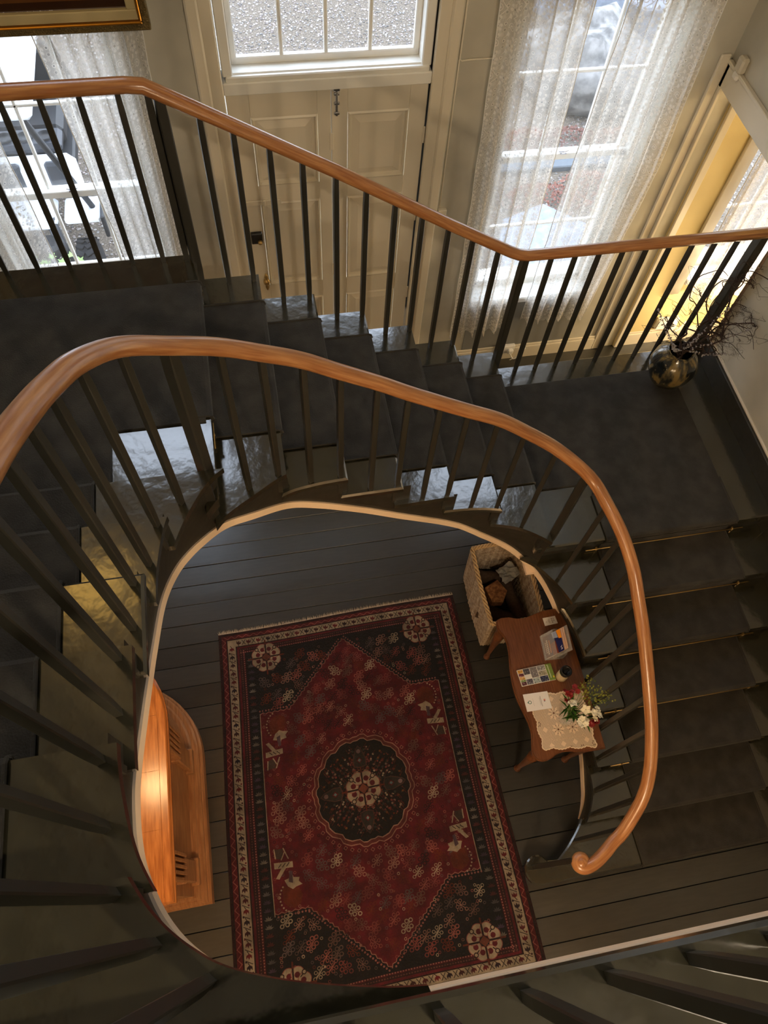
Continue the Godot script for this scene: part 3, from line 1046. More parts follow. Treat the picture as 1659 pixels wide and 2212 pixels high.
func balustrades() -> void:
	var yl := RISE * 7
	var yu := RISE * 14
	# ---- along the windows
	var out := Node3D.new()
	out.name = "window_side_balustrade"
	stair.add_child(out)
	var zo := -2.895
	var path := V3([WALL_L, 3.27, zo, -1.2, 3.27, zo, -0.40, 3.27, zo, -0.335, 3.262, zo, -0.27, 3.225, zo, -0.15, 3.155, zo, 0.418, 2.82, zo, 0.994, 2.463, zo, 1.36, 2.243, zo, 1.415, 2.216, zo, 1.47, 2.204, zo, 1.6, 2.203, zo, 2.2, 2.204, zo, WALL_R - 0.01, 2.206, zo])
	var g := G.new(true)
	g.sweep(path, rail_profile())
	obj("handrail", g.done(), M.rail, out)
	for k in range(-4, 4):
		var x := -0.878 + 0.1465 * k
		bar("baluster", out, Vector3(x, yu, -2.908), 3.25, 0.026, 0.2)
	for e in [[-0.143, 13], [-0.016, 13], [0.128, 12], [0.268, 12], [0.418, 11], [0.562, 11], [0.707, 10], [0.850, 10], [0.996, 9], [1.138, 9], [1.294, 8]]:
		bar("baluster", out, Vector3(e[0], RISE * e[1], zo), 3.155 - (e[0] + 0.15) * 0.6 - 0.01, 0.026, 0.2)
	for k in 9:
		bar("baluster", out, Vector3(1.62 + 0.1402 * k, yl, -2.903), 2.19, 0.026, 0.2)
	bar("newel", out, Vector3(-0.285, yu - RISE, -2.90), 3.23, 0.045, 0.25)
	bar("newel", out, Vector3(-0.325, yu, -2.90), 3.24, 0.03, 0.1)
	bar("newel", out, Vector3(1.462, yl, -2.90), 2.21, 0.046, 0.2)
	bar("newel", out, Vector3(2.885, yl, -2.90), 2.20, 0.062, 0.1)
	# ---- around the well
	var inn := Node3D.new()
	inn.name = "well_balustrade"
	stair.add_child(inn)
	# x, z, foot, rail centre
	var rows := [
		[1.468, -.062, 1, 1.055], [1.577, -.186, 2, 1.14], [1.625, -.313, 2, 1.235], [1.645, -.475, 3, 1.352], [1.648, -.62, 3, 1.452], [1.648, -.765, 4, 1.546], [1.648, -.908, 4, 1.63], [1.645, -1.047, 5, 1.70], [1.642, -1.18, 5, 1.763],
		[1.604, -1.325, 6, 1.855], [1.545, -1.464, 6, 1.935], [1.295, -1.684, 8, 2.155], [1.127, -1.739, 9, 2.262], [.989, -1.767, 9, 2.35], [.833, -1.768, 10, 2.445], [.699, -1.77, 10, 2.527], [.551, -1.768, 11, 2.625], [.416, -1.769, 11, 2.718],
		[.264, -1.762, 12, 2.822], [.123, -1.756, 12, 2.92], [-.023, -1.713, 13, 3.036], [-.157, -1.664, 13, 3.146], [-.399, -1.439, 15, 3.445], [-.46, -1.265, 16, 3.602], [-.492, -1.119, 16, 3.70], [-.506, -.98, 17, 3.79], [-.510, -.834, 17, 3.885],
		[-.512, -.688, 18, 3.97], [-.513, -.538, 18, 4.06], [-.513, -.388, 19, 4.15], [-.501, -.238, 19, 4.235], [-.440, -.089, 20, 4.33], [-.365, .012, 20, 4.40], [-.267, .09, 20, 4.46]]
	for r in rows:
		bar("baluster", inn, Vector3(r[0], RISE * r[2], r[1]), r[3] - 0.012, 0.026, atan2(r[0] - 0.57, r[1] + 0.7))
	for k in 20:
		var x := -0.17 + 0.1533 * k
		if x < WALL_R - 0.05:
			bar("baluster", inn, Vector3(x, RISE * 21, 0.2), 4.47, 0.026, 0.0)
	bar("newel", inn, Vector3(1.476, yl, -1.622), 1.99, 0.044, 0.7)
	bar("newel", inn, Vector3(-.304, yu - RISE * 0.5, -1.60), 3.25, 0.05, -0.6)
	bar("newel", inn, Vector3(1.167, RISE, .033), 1.04, 0.03, 0.0)
	var pts := PackedVector3Array()
	for e in [[1.216, 0.046], [1.214, 0.034], [1.200, 0.031], [1.187, 0.043], [1.190, 0.062], [1.212, 0.074], [1.245, 0.070], [1.285, 0.056], [1.335, 0.028], [1.395, -0.012]]:
		pts.append(Vector3(e[0], 1.03, e[1]))
	for r in rows:
		pts.append(Vector3(r[0], r[3], r[1]))
		if r[2] == 6 and r[0] < 1.55:
			pts.append(Vector3(1.476, 2.0, -1.60))
		if r[2] == 13 and r[0] < -0.1:
			pts.append(Vector3(-.287, 3.275, -1.575))
	pts.append_array(V3([-.13, 4.49, .15, .05, 4.50, .185, .3, 4.50, .20, 2.92, 4.50, .20]))
	g = G.new(true)
	g.sweep(catmull(pts, 5), rail_profile())
	g.lathe(V2([0.0, -0.036, 0.02, -0.033, 0.034, -0.018, 0.039, 0.0, 0.035, 0.018, 0.022, 0.031, 0.0, 0.036]), 18, Transform3D(Basis(), Vector3(1.203, 1.03, 0.05)))
	obj("handrail", g.done(), M.rail, inn)

# ---------------------------------------------------------------- carpets and rods
func stepped_runner(steps: Array, along_x: bool, w0: float, w1: float) -> ArrayMesh:
	# steps: points (run, height) of the bare stair surface from top to bottom; thickness added outward
	var t := 0.011
	var pts := PackedVector2Array()
	for s in steps:
		pts.append(s)
	var offs := PackedVector2Array()
	for i in pts.size():
		var d0 := (pts[i] - pts[maxi(i - 1, 0)])
		var d1 := (pts[mini(i + 1, pts.size() - 1)] - pts[i])
		var n0 := Vector2(-d0.y, d0.x).normalized()
		var n1 := Vector2(-d1.y, d1.x).normalized()
		if i == 0: n0 = n1
		if i == pts.size() - 1: n1 = n0
		var n := n0 + n1
		var k := t / maxf(0.35, n.length_squared() * 0.5)
		offs.append(pts[i] + n * k)
	var g := G.new()
	var P := func(q: Vector2, w: float) -> Vector3:
		return Vector3(q.x, q.y, w) if along_x else Vector3(w, q.y, q.x)
	for i in offs.size() - 1:
		var a: Vector3 = P.call(offs[i], w0)
		var b: Vector3 = P.call(offs[i + 1], w0)
		var c: Vector3 = P.call(offs[i + 1], w1)
		var d: Vector3 = P.call(offs[i], w1)
		g.quad(a, b, c, d)
		for w in [w0, w1]:
			var e: Vector3 = P.call(offs[i], w)
			var f: Vector3 = P.call(offs[i + 1], w)
			var h: Vector3 = P.call(pts[i + 1], w)
			var j: Vector3 = P.call(pts[i], w)
			g.quad(e, j, h, f)
	# bound edges: a thin cord along both sides
	for w in [w0, w1]:
		var cord := PackedVector3Array()
		for q in offs:
			cord.append(P.call(q, w))
		g.sweep(cord, ring_profile(0.006, 0.006, 6))
	return g.done()

func nosed(run: float, y: float, dirn: float) -> Array:
	# rounded nosing of a tread at height y, front edge at run, downhill in direction dirn
	return [Vector2(run - dirn * 0.012, y), Vector2(run - dirn * 0.003, y - 0.005), Vector2(run, y - 0.016), Vector2(run - dirn * 0.004, y - 0.03), Vector2(run - dirn * 0.024, y - 0.036)]

func carpets() -> void:
	var yl := RISE * 7
	var yu := RISE * 14
	# middle flight, runs downhill towards +x
	var s := []
	s.append(Vector2(MID_X[6] - 0.06, yu + 0.001))
	for k in range(6, -1, -1):
		var y := yl + RISE * k + RISE if k == 6 else yl + RISE * (k + 1)
		s += nosed(MID_X[k], y, 1.0)
		s.append(Vector2(MID_X[k] - 0.024, y - RISE + 0.001))
	s.append(Vector2(MID_X[0] + 0.05, yl + 0.001))
	var flip := []
	for q in s:
		flip.append(q)
	tag(obj("stair_runner", stepped_runner(flip, true, -2.742, -1.945), M.carpet), "charcoal carpet runner down the middle flight along the windows", "carpet", "stair carpets")
	# lower flight, downhill towards +z
	s = [Vector2(RIGHT_Z[6] - 0.30, yl + 0.001)]
	for k in range(6, -1, -1):
		var y := RISE * (k + 1)
		s += nosed(RIGHT_Z[k], y, 1.0)
		s.append(Vector2(RIGHT_Z[k] - 0.024, y - RISE + 0.001))
	tag(obj("stair_runner", stepped_runner(s, false, 1.835, 2.675), M.carpet), "charcoal carpet runner down the lower flight at the right wall", "carpet", "stair carpets")
	# upper flight, downhill towards -z
	s = [Vector2(LEFT_Z[6] + 0.5, RISE * 21 + 0.001)]
	for k in range(6, -1, -1):
		var y := yu + RISE * (k + 1)
		s += nosed(LEFT_Z[k], y, -1.0)
		s.append(Vector2(LEFT_Z[k] + 0.024, y - RISE + 0.001))
	s.append(Vector2(LEFT_Z[0] - 0.03, yu + 0.001))
	s.reverse()
	tag(obj("stair_runner", stepped_runner(s, false, -1.55, -0.724), M.carpet), "charcoal carpet runner up the left flight beside the curved handrail", "carpet", "stair carpets")
	# landing carpets
	var g := G.new()
	g.slab(PackedVector2Array([Vector2(1.47, -2.768), Vector2(2.675, -2.768), Vector2(2.675, RIGHT_Z[6] - 0.012), Vector2(1.848, RIGHT_Z[6] - 0.012), Vector2(1.848, -1.972), Vector2(1.47, -1.972)]), yl, yl + 0.0115, 0.004)
	tag(obj("landing_carpet", g.done(), M.carpet), "charcoal carpet on the lower landing in front of the vase", "carpet", "stair carpets")
	g = G.new()
	g.slab(PackedVector2Array([Vector2(-1.60, -2.742), Vector2(-0.30, -2.742), Vector2(-0.30, -1.918), Vector2(-0.698, -1.918), Vector2(-0.698, -1.60), Vector2(-1.60, -1.60)]), yu, yu + 0.0115, 0.004)
	tag(obj("landing_carpet", g.done(), M.carpet), "charcoal carpet on the upper landing at the left", "carpet", "stair carpets")
	# brass rods at the foot of the risers
	var rod := thing("stair_rod", "brass stair rod just below the carpeted edge of the lower landing", "stair rod", Vector3(2.272, RISE * 6 + 0.017, RIGHT_Z[6] - 0.009), 0.0, "brass stair rods")
	g = G.new(true)
	g.sweep(V3([-0.52, 0, 0, 0.52, 0, 0]), ring_profile(0.0042, 0.0042, 8))
	obj("rod", g.done(), M.brass, rod)
	for x in [-0.45, 0.45]:
		g = G.new()
		g.box(Vector3(x - 0.006, -0.016, -0.012), Vector3(x + 0.006, 0.012, 0.007), 0.003)
		obj("bracket", g.done(), M.brass, rod)
	var words := ["", "second", "third", "fourth", "fifth", "sixth", "seventh"]
	for k in range(1, 7):
		dup(rod, "brass stair rod at the foot of the %s riser counted down from the lower landing" % words[k], Vector3(2.272, RISE * (6 - k) + 0.017, RIGHT_Z[6 - k] - 0.009), 0.0)
	dup(rod, "brass stair rod end showing under the edge of the upper landing", Vector3(MID_X[6] - 0.009, RISE * 13 + 0.017, -2.40), PI / 2)
# ---------------------------------------------------------------- outside
func ground_outside() -> void:
	var gm := tri_mat(mat(Color(0.50, 0.475, 0.44), 0.95), noise_tex(0.06, Color(0.42, 0.38, 0.34), Color(1.0, 0.97, 0.93), 1024, 4, FastNoiseLite.TYPE_CELLULAR, 8, 0.9), Vector3.ONE * 0.9)
	struct("ground", "brown grey gravel drive outside the door and windows", "ground", boxmesh(Vector3(-14, -0.30, -24), Vector3(18, -0.12, -4.3)), gm)
	var peb := G.new()
	var r := RandomNumberGenerator.new()
	r.seed = 5
	var s := SphereMesh.new()
	s.radius = 0.5
	s.height = 1.0
	s.radial_segments = 6
	s.rings = 3
	var mm := MultiMesh.new()
	mm.transform_format = MultiMesh.TRANSFORM_3D
	mm.use_colors = true
	mm.mesh = s
	mm.instance_count = 34000
	for i in mm.instance_count:
		var p := Vector3(r.randf_range(-3.4, 5.6), -0.118, r.randf_range(-10.6, -4.45))
		var e := r.randf_range(0.012, 0.030)
		mm.set_instance_transform(i, Transform3D(Basis(Vector3.UP, r.randf() * TAU).scaled_local(Vector3(e * r.randf_range(0.8, 1.5), e * 0.6, e)), p))
		var t := r.randf_range(0.06, 0.30)
		var warm := r.randf_range(0.82, 1.0)
		mm.set_instance_color(i, Color(t, t * (0.90 * warm + 0.06), t * (0.78 * warm + 0.1)))
	var pm := mat(Color(1, 1, 1), 0.8)
	pm.vertex_color_use_as_albedo = true
	var mi := MultiMeshInstance3D.new()
	mi.name = "gravel"
	mi.multimesh = mm
	mi.material_override = pm
	add_child(mi, true)
	mi.set_meta("kind", "stuff")
	tag(mi, "loose brown grey gravel seen through the fanlight and windows", "gravel")
	buggy()
	garden()

func buggy() -> void:
	var b := thing("buggy", "white open utility buggy parked outside the upper left window", "vehicle")
	var white := mat(Color(0.80, 0.82, 0.85), 0.35)
	var dark := mat(Color(0.07, 0.08, 0.10), 0.6)
	var grey := mat(Color(0.17, 0.185, 0.215), 0.55)
	var tyre_m := mat(Color(0.07, 0.07, 0.08), 0.85)
	var g := G.new()
	g.box(Vector3(-2.95, 1.66, -6.75), Vector3(-1.385, 1.73, -5.14), 0.03)
	g.box(Vector3(-2.80, 1.725, -6.6), Vector3(-1.56, 1.745, -5.3), 0.01)
	obj("roof", g.done(), white, b)
	for p in [[-1.50, -5.25, -1.30, -5.60], [-2.85, -5.25, -2.85, -5.60], [-1.50, -6.65, -1.45, -7.25], [-2.85, -6.65, -2.85, -7.25]]:
		g = G.new(true)
		g.sweep(V3([p[0], 1.67, p[1], p[2], 0.55, p[3]]), ring_profile(0.025, 0.025, 8))
		obj("roof_post", g.done(), dark, b)
	g = G.new()
	g.box(Vector3(-2.80, 0.48, -7.3), Vector3(-1.45, 0.60, -5.9), 0.02)
	obj("floor_pan", g.done(), dark, b)
	g = G.new()
	g.box(Vector3(-2.75, 0.60, -6.9), Vector3(-1.50, 0.80, -6.35), 0.05)
	g.box(Vector3(-2.75, 0.78, -7.0), Vector3(-1.50, 1.20, -6.85), 0.05)
	obj("seat", g.done(), dark, b)
	g = G.new()
	g.box(Vector3(-2.75, 0.86, -6.15), Vector3(-1.45, 0.95, -5.90), 0.03)
	obj("dashboard", g.done(), grey, b)
	for k in 3:
		g = G.new(true)
		g.lathe(V2([0.0, 0.952, 0.05, 0.952, 0.058, 0.965, 0.064, 0.965, 0.066, 0.95]), 16, Transform3D(Basis(), Vector3(-1.90 + 0.16 * k, 0, -6.02)))
		obj("cup_holder", g.done(), dark, b)
	g = G.new()
	g.box(Vector3(-2.75, 0.55, -5.92), Vector3(-1.36, 0.90, -5.74), 0.06)
	obj("cowl", g.done(), white, b)
	g = G.new()
	g.box(Vector3(-2.62, 0.66, -5.78), Vector3(-1.80, 0.905, -5.72), 0.02)
	g.box(Vector3(-1.60, 0.66, -5.78), Vector3(-1.46, 0.905, -5.72), 0.02)
	obj("cowl_panel", g.done(), grey, b)
	g = G.new()
	g.box(Vector3(-2.75, 0.46, -5.80), Vector3(-1.60, 0.60, -5.42), 0.06)
	obj("bonnet", g.done(), white, b)
	g = G.new()
	g.box(Vector3(-2.3, 0.32, -5.46), Vector3(-1.62, 0.45, -5.26), 0.03)
	obj("bumper", g.done(), dark, b)
	g = G.new()
	g.box(Vector3(-1.54, 0.50, -5.74), Vector3(-1.24, 0.57, -5.46), 0.02)
	obj("mudguard", g.done(), white, b)
	g = G.new()
	g.box(Vector3(-1.24, 0.36, -5.74), Vector3(-1.21, 0.58, -5.44), 0.01)
	obj("mudguard_lip", g.done(), dark, b)
	g = G.new(true)
	g.sweep(catmull(V3([-1.80, 0.46, -5.5, -1.70, 0.30, -5.3, -1.58, 0.18, -5.18, -1.50, 0.26, -5.2]), 5), ring_profile(0.035, 0.035, 8))
	g.sweep(V3([-1.66, 0.56, -5.5, -1.58, 0.10, -5.3]), ring_profile(0.045, 0.045, 10))
	g.sweep(V3([-2.1, 0.20, -5.2, -1.50, 0.16, -5.16]), ring_profile(0.028, 0.028, 8))
	obj("suspension_arm", g.done(), grey, b)
	for p in [[-1.42, -5.33], [-2.36, -5.30]]:
		g = G.new(true)
		var tb := Transform3D(Basis(Vector3.BACK, PI / 2), Vector3(p[0], 0.13, p[1]))
		g.lathe(V2([0.0, -0.07, 0.12, -0.08, 0.20, -0.095, 0.245, -0.075, 0.255, 0.0, 0.245, 0.075, 0.20, 0.095, 0.12, 0.08, 0.0, 0.07]), 24, tb)
		var w := obj("wheel", g.done(), tyre_m, b)
		g = G.new()
		for k in 22:
			var a := TAU * k / 22.0
			for s in [-1.0, 1.0]:
				var bb := Basis(Vector3.RIGHT, a) * Basis(Vector3.UP, 0.5 * s)
				g.box(Vector3(-0.035, -0.012, -0.022), Vector3(0.035, 0.014, 0.022), 0.004, Transform3D(bb, Vector3(p[0] + 0.04 * s, 0.13, p[1]) + Basis(Vector3.RIGHT, a) * Vector3(0, 0.252, 0)))
		obj("tyre_tread", g.done(), tyre_m, w)
	# fallen leaves on roof and bonnet
	var leaf := mat(Color(0.36, 0.30, 0.10), 0.8)
	for k in 34:
		var on_roof := k < 16
		var c := Vector3(rng.randf_range(-2.4, -1.6), 1.748, rng.randf_range(-6.4, -5.35)) if on_roof else Vector3(rng.randf_range(-2.35, -1.66), 0.604, rng.randf_range(-5.70, -5.46))
		g = G.new()
		var a := rng.randf() * TAU
		var l := rng.randf_range(0.008, 0.017)
		var d := Vector3(cos(a), 0, sin(a)) * l * 1.8
		var e := Vector3(-sin(a), 0, cos(a)) * l * 0.7
		g.quad(c - d, c + e + Vector3.UP * 0.003, c + d, c - e + Vector3.UP * 0.003)
		tag(obj("fallen_leaf", g.done(), leaf), "small dry leaf fallen on the white buggy", "leaf", "leaves on the buggy")
	var green := mat(Color(0.55, 0.68, 0.40), 0.7)
	green.backlight_enabled = true
	green.backlight = Color(0.3, 0.35, 0.2)
	var v := thing("ivy_shoot", "pale green ivy shoot and orange twine against the buggy's front wheel", "plant")
	for k in 9:
		var c := Vector3(-1.86 + 0.05 * k, 0.42 + 0.05 * sin(k * 2.1), -5.12 - 0.03 * (k % 3))
		g = G.new()
		for i in 5:
			var a := TAU * i / 5.0 + k
			var b2 := TAU * (i + 0.5) / 5.0 + k
			var c2 := TAU * (i - 0.5) / 5.0 + k
			g.tri(c, c + Vector3(cos(c2) * 0.02, 0.004, sin(c2) * 0.02), c + Vector3(cos(a) * 0.042, 0.012, sin(a) * 0.042))
			g.tri(c, c + Vector3(cos(a) * 0.042, 0.012, sin(a) * 0.042), c + Vector3(cos(b2) * 0.02, 0.004, sin(b2) * 0.02))
		obj("leaf", g.done(), green, v)
	g = G.new(true)
	g.sweep(catmull(V3([-1.98, 0.30, -5.05, -1.80, 0.36, -5.02, -1.63, 0.26, -5.02, -1.48, 0.14, -5.04, -1.54, 0.40, -5.02, -1.33, 0.02, -5.00]), 4), ring_profile(0.004, 0.004, 5))
	obj("twine", g.done(), mat(Color(0.72, 0.36, 0.20), 0.8), v)

func garden() -> void:
	var stone := tri_mat(mat(Color(0.50, 0.53, 0.58), 0.8), noise_tex(0.03, Color(0.85, 0.85, 0.85), Color(1, 1, 1), 256, 4), Vector3.ONE)
	var rock_m := tri_mat(mat(Color(0.50, 0.49, 0.48), 0.9), noise_tex(0.012, Color(0.55, 0.55, 0.55), Color(1, 1, 1), 512, 5), Vector3.ONE * 0.8)
	var g := G.new()
	g.slab(V2([2.15, -4.75, 3.0, -4.75, 3.3, -5.35, 2.9, -5.72, 2.45, -5.55]), -0.12, 0.10, 0.015)
	tag(obj("paving_slab", g.done(), stone), "white stone slab outside the gap between the right curtains", "slab")
	g = G.new()
	g.slab(V2([2.0, -4.42, 2.95, -4.42, 2.95, -4.70, 2.0, -4.70]), -0.12, 0.04, 0.01)
	tag(obj("doorstep", g.done(), mat(Color(0.42, 0.45, 0.50), 0.8)), "blue grey stone step below the right window outside", "step")
	# boulders
	for d in [[4.05, -7.9, 0.75, "pale speckled boulder outside the right window, nearest the white kerb"], [2.95, -8.6, 0.36, "darker grey boulder beside the pale one outside the right window"]]:
		g = G.new(true)
		var n := FastNoiseLite.new()
		n.seed = int(d[2] * 100)
		n.frequency = 0.9
		for i in 14:
			for k in 22:
				var q := []
				for e in [[i, k], [i + 1, k], [i + 1, k + 1], [i, k + 1]]:
					var th: float = PI * e[0] / 14.0
					var ph: float = TAU * (e[1] % 22) / 22.0
					var v := Vector3(sin(th) * cos(ph), cos(th) * 0.7, sin(th) * sin(ph))
					q.append(Vector3(d[0], 0.05, d[1]) + v * d[2] * (1.0 + 0.35 * n.get_noise_3dv(v * 1.5)))
				g.tri(q[0], q[1], q[2])
				g.tri(q[0], q[2], q[3])
		tag(obj("boulder", g.done(), rock_m), d[3], "boulder")
	g = G.new()
	g.slab(V2([3.75, -9.6, 5.6, -9.6, 5.6, -8.2, 4.75, -8.2]), -0.12, 0.5, 0.02)
	tag(obj("garden_kerb", g.done(), stone), "white rendered kerb at the top of the right window view", "kerb")
	# flower beds: red heathers in clumps
	var reds := [Color(0.42, 0.24, 0.19), Color(0.48, 0.30, 0.24), Color(0.36, 0.22, 0.18), Color(0.46, 0.34, 0.28)]
	var beds := [[3.0, -5.95, 0.42, 0.26], [3.55, -6.05, 0.4, 0.3], [3.55, -6.85, 0.40, 0.20], [4.1, -6.75, 0.34, 0.26], [3.1, -6.9, 0.3, 0.16]]
	var kind := ["nearest the white slab", "right of the slab, nearest the wall", "behind the blue grey strip, larger", "farthest right behind the strip", "small, left behind the strip"]
	for b in beds.size():
		g = G.new()
		for k in 420:
			var a := rng.randf() * TAU
			var rr := sqrt(rng.randf())
			var c := Vector3(beds[b][0] + cos(a) * rr * beds[b][2], -0.10 + 0.16 * (1.0 - rr * rr) * rng.randf_range(0.6, 1.0), beds[b][1] + sin(a) * rr * beds[b][3])
			var e := Vector3(rng.randf_range(-1, 1), rng.randf_range(0, 1), rng.randf_range(-1, 1)).normalized() * 0.028
			var f := e.cross(Vector3.UP).normalized() * 0.016
			g.quad(c, c + e * 0.5 + f, c + e, c + e * 0.5 - f)
		tag(obj("red_heather", g.done(), mat(reds[b % 4], 0.85)), "red low plants outside right window, " + kind[b], "plant", "")
	g = G.new()
	g.slab(V2([2.5, -6.42, 4.6, -6.42, 4.6, -6.62, 2.5, -6.62]), -0.12, -0.06, 0.01)
	tag(obj("garden_edging", g.done(), mat(Color(0.30, 0.33, 0.36), 0.8)), "blue grey edging strip between the red plants outside", "edging")

# ---------------------------------------------------------------- hall floor
func floor_things() -> void:
	rug()
	desk()
	basket()

func rug_image() -> Image:
	var W := 1000
	var H := 1400
	S = 1.45
	var im := Image.create_empty(int(W * S), int(H * S), false, Image.FORMAT_RGB8)
	var r := RandomNumberGenerator.new()
	r.seed = 12
	var navy := Color(0.115, 0.085, 0.095)
	var red := Color(0.47, 0.085, 0.145)
	var wine := Color(0.36, 0.06, 0.10)
	var ivory := Color(0.80, 0.73, 0.63)
	var pink := Color(0.72, 0.42, 0.38)
	var rust := Color(0.50, 0.20, 0.10)
	var brown := Color(0.20, 0.10, 0.08)
	var slate := Color(0.40, 0.39, 0.40)
	im.fill(Color(0.26, 0.10, 0.09))
	var inset := func(d: int, c: Color) -> void:
		rct(im, d, d * 9 / 10, W - 2 * d, H - 2 * (d * 9 / 10), c)
	inset.call(7, brown)
	inset.call(12, Color(0.47, 0.09, 0.12))
	inset.call(30, brown)
	inset.call(35, ivory)
	inset.call(67, brown)
	inset.call(72, red)
	inset.call(80, Color(0.24, 0.10, 0.10))
	inset.call(94, wine)
	inset.call(103, navy)
	# zigzag in the outer red stripe
	var step := 15
	for side in 2:
		var x := 21 if side == 0 else W - 22
		var y := 22
		var f := 1
		while y < H - 22:
			line(im, Vector2(x - 7 * f, y), Vector2(x + 7 * f, y + step), 3.0, pink)
			y += step
			f = -f
		var yy := 19 if side == 0 else H - 20
		var xx := 22
		f = 1
		while xx < W - 22:
			line(im, Vector2(xx, yy - 5 * f), Vector2(xx + step, yy + 5 * f), 3.0, pink)
			xx += step
			f = -f
	# tulips along the ivory border
	var tulip := func(c: Vector2, d: Vector2, col: Color) -> void:
		var n := Vector2(-d.y, d.x)
		poly(im, PackedVector2Array([c - d * 8, c - d * 2 + n * 9, c + d * 8 + n * 9, c + d * 2 + n * 4, c + d * 10, c + d * 2 - n * 4, c + d * 8 - n * 9, c - d * 2 - n * 9]), col)
		line(im, c - d * 8, c - d * 15 + n * 5, 2.2, brown)
	var cols := [Color(0.50, 0.10, 0.14), Color(0.20, 0.11, 0.16), Color(0.30, 0.12, 0.12), Color(0.42, 0.13, 0.16)]
	for side in 2:
		var x := 51 if side == 0 else W - 52
		var k := 0
		for y in range(70, H - 60, 34):
			tulip.call(Vector2(x, y), Vector2(0, 1 if side == 0 else -1), cols[k % 4])
			line(im, Vector2(x - 11, y + 13), Vector2(x + 11, y + 25), 2.0, Color(0.30, 0.25, 0.22))
			disc(im, x + (10 if k % 2 else -10), y + 16, 3, cols[(k + 1) % 4])
			k += 1
		var yy := 46 if side == 0 else H - 47
		k = 0
		for xx in range(80, W - 60, 40):
			tulip.call(Vector2(xx, yy), Vector2(0.25, 1 if side == 1 else -1).normalized(), cols[(k + 2) % 4])
			line(im, Vector2(xx + 14, yy - 10), Vector2(xx + 28, yy + 10), 2.0, Color(0.30, 0.25, 0.22))
			line(im, Vector2(xx + 28, yy - 10), Vector2(xx + 14, yy + 10), 2.0, Color(0.30, 0.25, 0.22))
			k += 1
	# speckled guard stripe and its pearl line
	for side in 2:
		for y in range(80, H - 76, 9):
			for e in [[87, Color(0.50, 0.32, 0.28)], [98, Color(0.74, 0.50, 0.46)]]:
				var x: int = e[0] if side == 0 else W - 1 - e[0]
				rct(im, x - 2, y, 4, 5, e[1])
		for x in range(84, W - 80, 9):
			for e in [[78, Color(0.50, 0.32, 0.28)], [89, Color(0.74, 0.50, 0.46)]]:
				var y: int = e[0] if side == 0 else H - 1 - e[0]
				rct(im, x, y - 2, 5, 4, e[1])
	# red field: long hexagon
	var hexa := PackedVector2Array([Vector2(144, 350), Vector2(258, 350), Vector2(500, 108), Vector2(742, 350), Vector2(856, 350), Vector2(856, 1050), Vector2(742, 1050), Vector2(500, 1292), Vector2(258, 1050), Vector2(144, 1050)])
	poly(im, hexa, red)
	var n := FastNoiseLite.new()
	n.frequency = 0.012
	for y in range(108, 1292, 5):
		for x in range(144, 856, 8):
			if Geometry2D.is_point_in_polygon(Vector2(x + 4, y + 2), hexa):
				var t := n.get_noise_2d(x * 0.4, y * 2.2) * 0.22
				rct(im, x, y, 8, 5, red.lerp(Color(0.28, 0.06, 0.11) if t > 0 else Color(0.56, 0.12, 0.12), absf(t) * 2.0))
	for i in hexa.size():
		var a := hexa[i]
		var b := hexa[(i + 1) % hexa.size()]
		var m := int(a.distance_to(b) / 11)
		var nn := (b - a).normalized()
		nn = Vector2(nn.y, -nn.x)
		for k in m:
			var p := a.lerp(b, float(k) / m)
			var q := a.lerp(b, float(k + 1) / m)
			if absf(a.x - b.x) < 1.0:
				line(im, p, q, 2.5, ivory)
			else:
				line(im, p + nn * (3.5 if k % 2 else -2.5), q + nn * (-2.5 if k % 2 else 3.5), 2.6, pink.lerp(ivory, 0.4))
				disc(im, (p + nn * 11).x, (p + nn * 11).y, 3.4, Color(0.70, 0.45, 0.42))
	# scattered sprigs
	var sprig := func(c: Vector2, col: Color, fat: int, flip: float) -> void:
		var back := im.get_pixelv(Vector2i(c * S)) if true else red
		line(im, c + Vector2(-14, 16), c + Vector2(14 * flip, -14), 2.4, col)
		for e in [[-12, -4], [0, -15], [14, -16], [-16, 14], [2, 12], [13, 3]]:
			var p: Vector2 = c + Vector2(e[0] * flip, e[1])
			line(im, c, p, 2.0, col)
			ringd(im, p.x, p.y, 6.0 if fat == 0 else 7.5, 2.2 if fat == 0 else 3.4, col, back)
	var pal := [ivory, pink, Color(0.60, 0.30, 0.28), Color(0.24, 0.05, 0.09), Color(0.55, 0.40, 0.36), Color(0.70, 0.52, 0.46), slate.lerp(pink, 0.2), rust]
	var placed := []
	for tries in 5200:
		var c := Vector2(r.randf_range(160, 840), r.randf_range(130, 1270))
		var e := (c - Vector2(500, 700)) / Vector2(232, 245)
		if e.length() < 1.0:
			continue
		if (c.x < 262 or c.x > 738) and (absf(c.y - 480) < 128 or absf(c.y - 920) < 128):
			continue
		if (absf(c.x - 186) < 84 or absf(c.x - 814) < 84) and (c.y < 215 or c.y > 1185):
			continue
		var inside := Geometry2D.is_point_in_polygon(c, hexa)
		var near := false
		for i in hexa.size():
			if Geometry2D.get_closest_point_to_segment(c, hexa[i], hexa[(i + 1) % hexa.size()]).distance_to(c) < 27:
				near = true
		if near or c.x < 150 or c.x > 850:
			continue
		for q in placed:
			if absf(q.x - c.x) < 34 and absf(q.y - c.y) < 34:
				near = true
				break
		if near:
			continue
		placed.append(c)
		var col: Color = pal[r.randi() % 8]
		if not inside and col.get_luminance() < 0.12:
			col = Color(0.45, 0.36, 0.33)
		sprig.call(c, col, r.randi() % 2, 1.0 if r.randf() < 0.7 else -1.0)
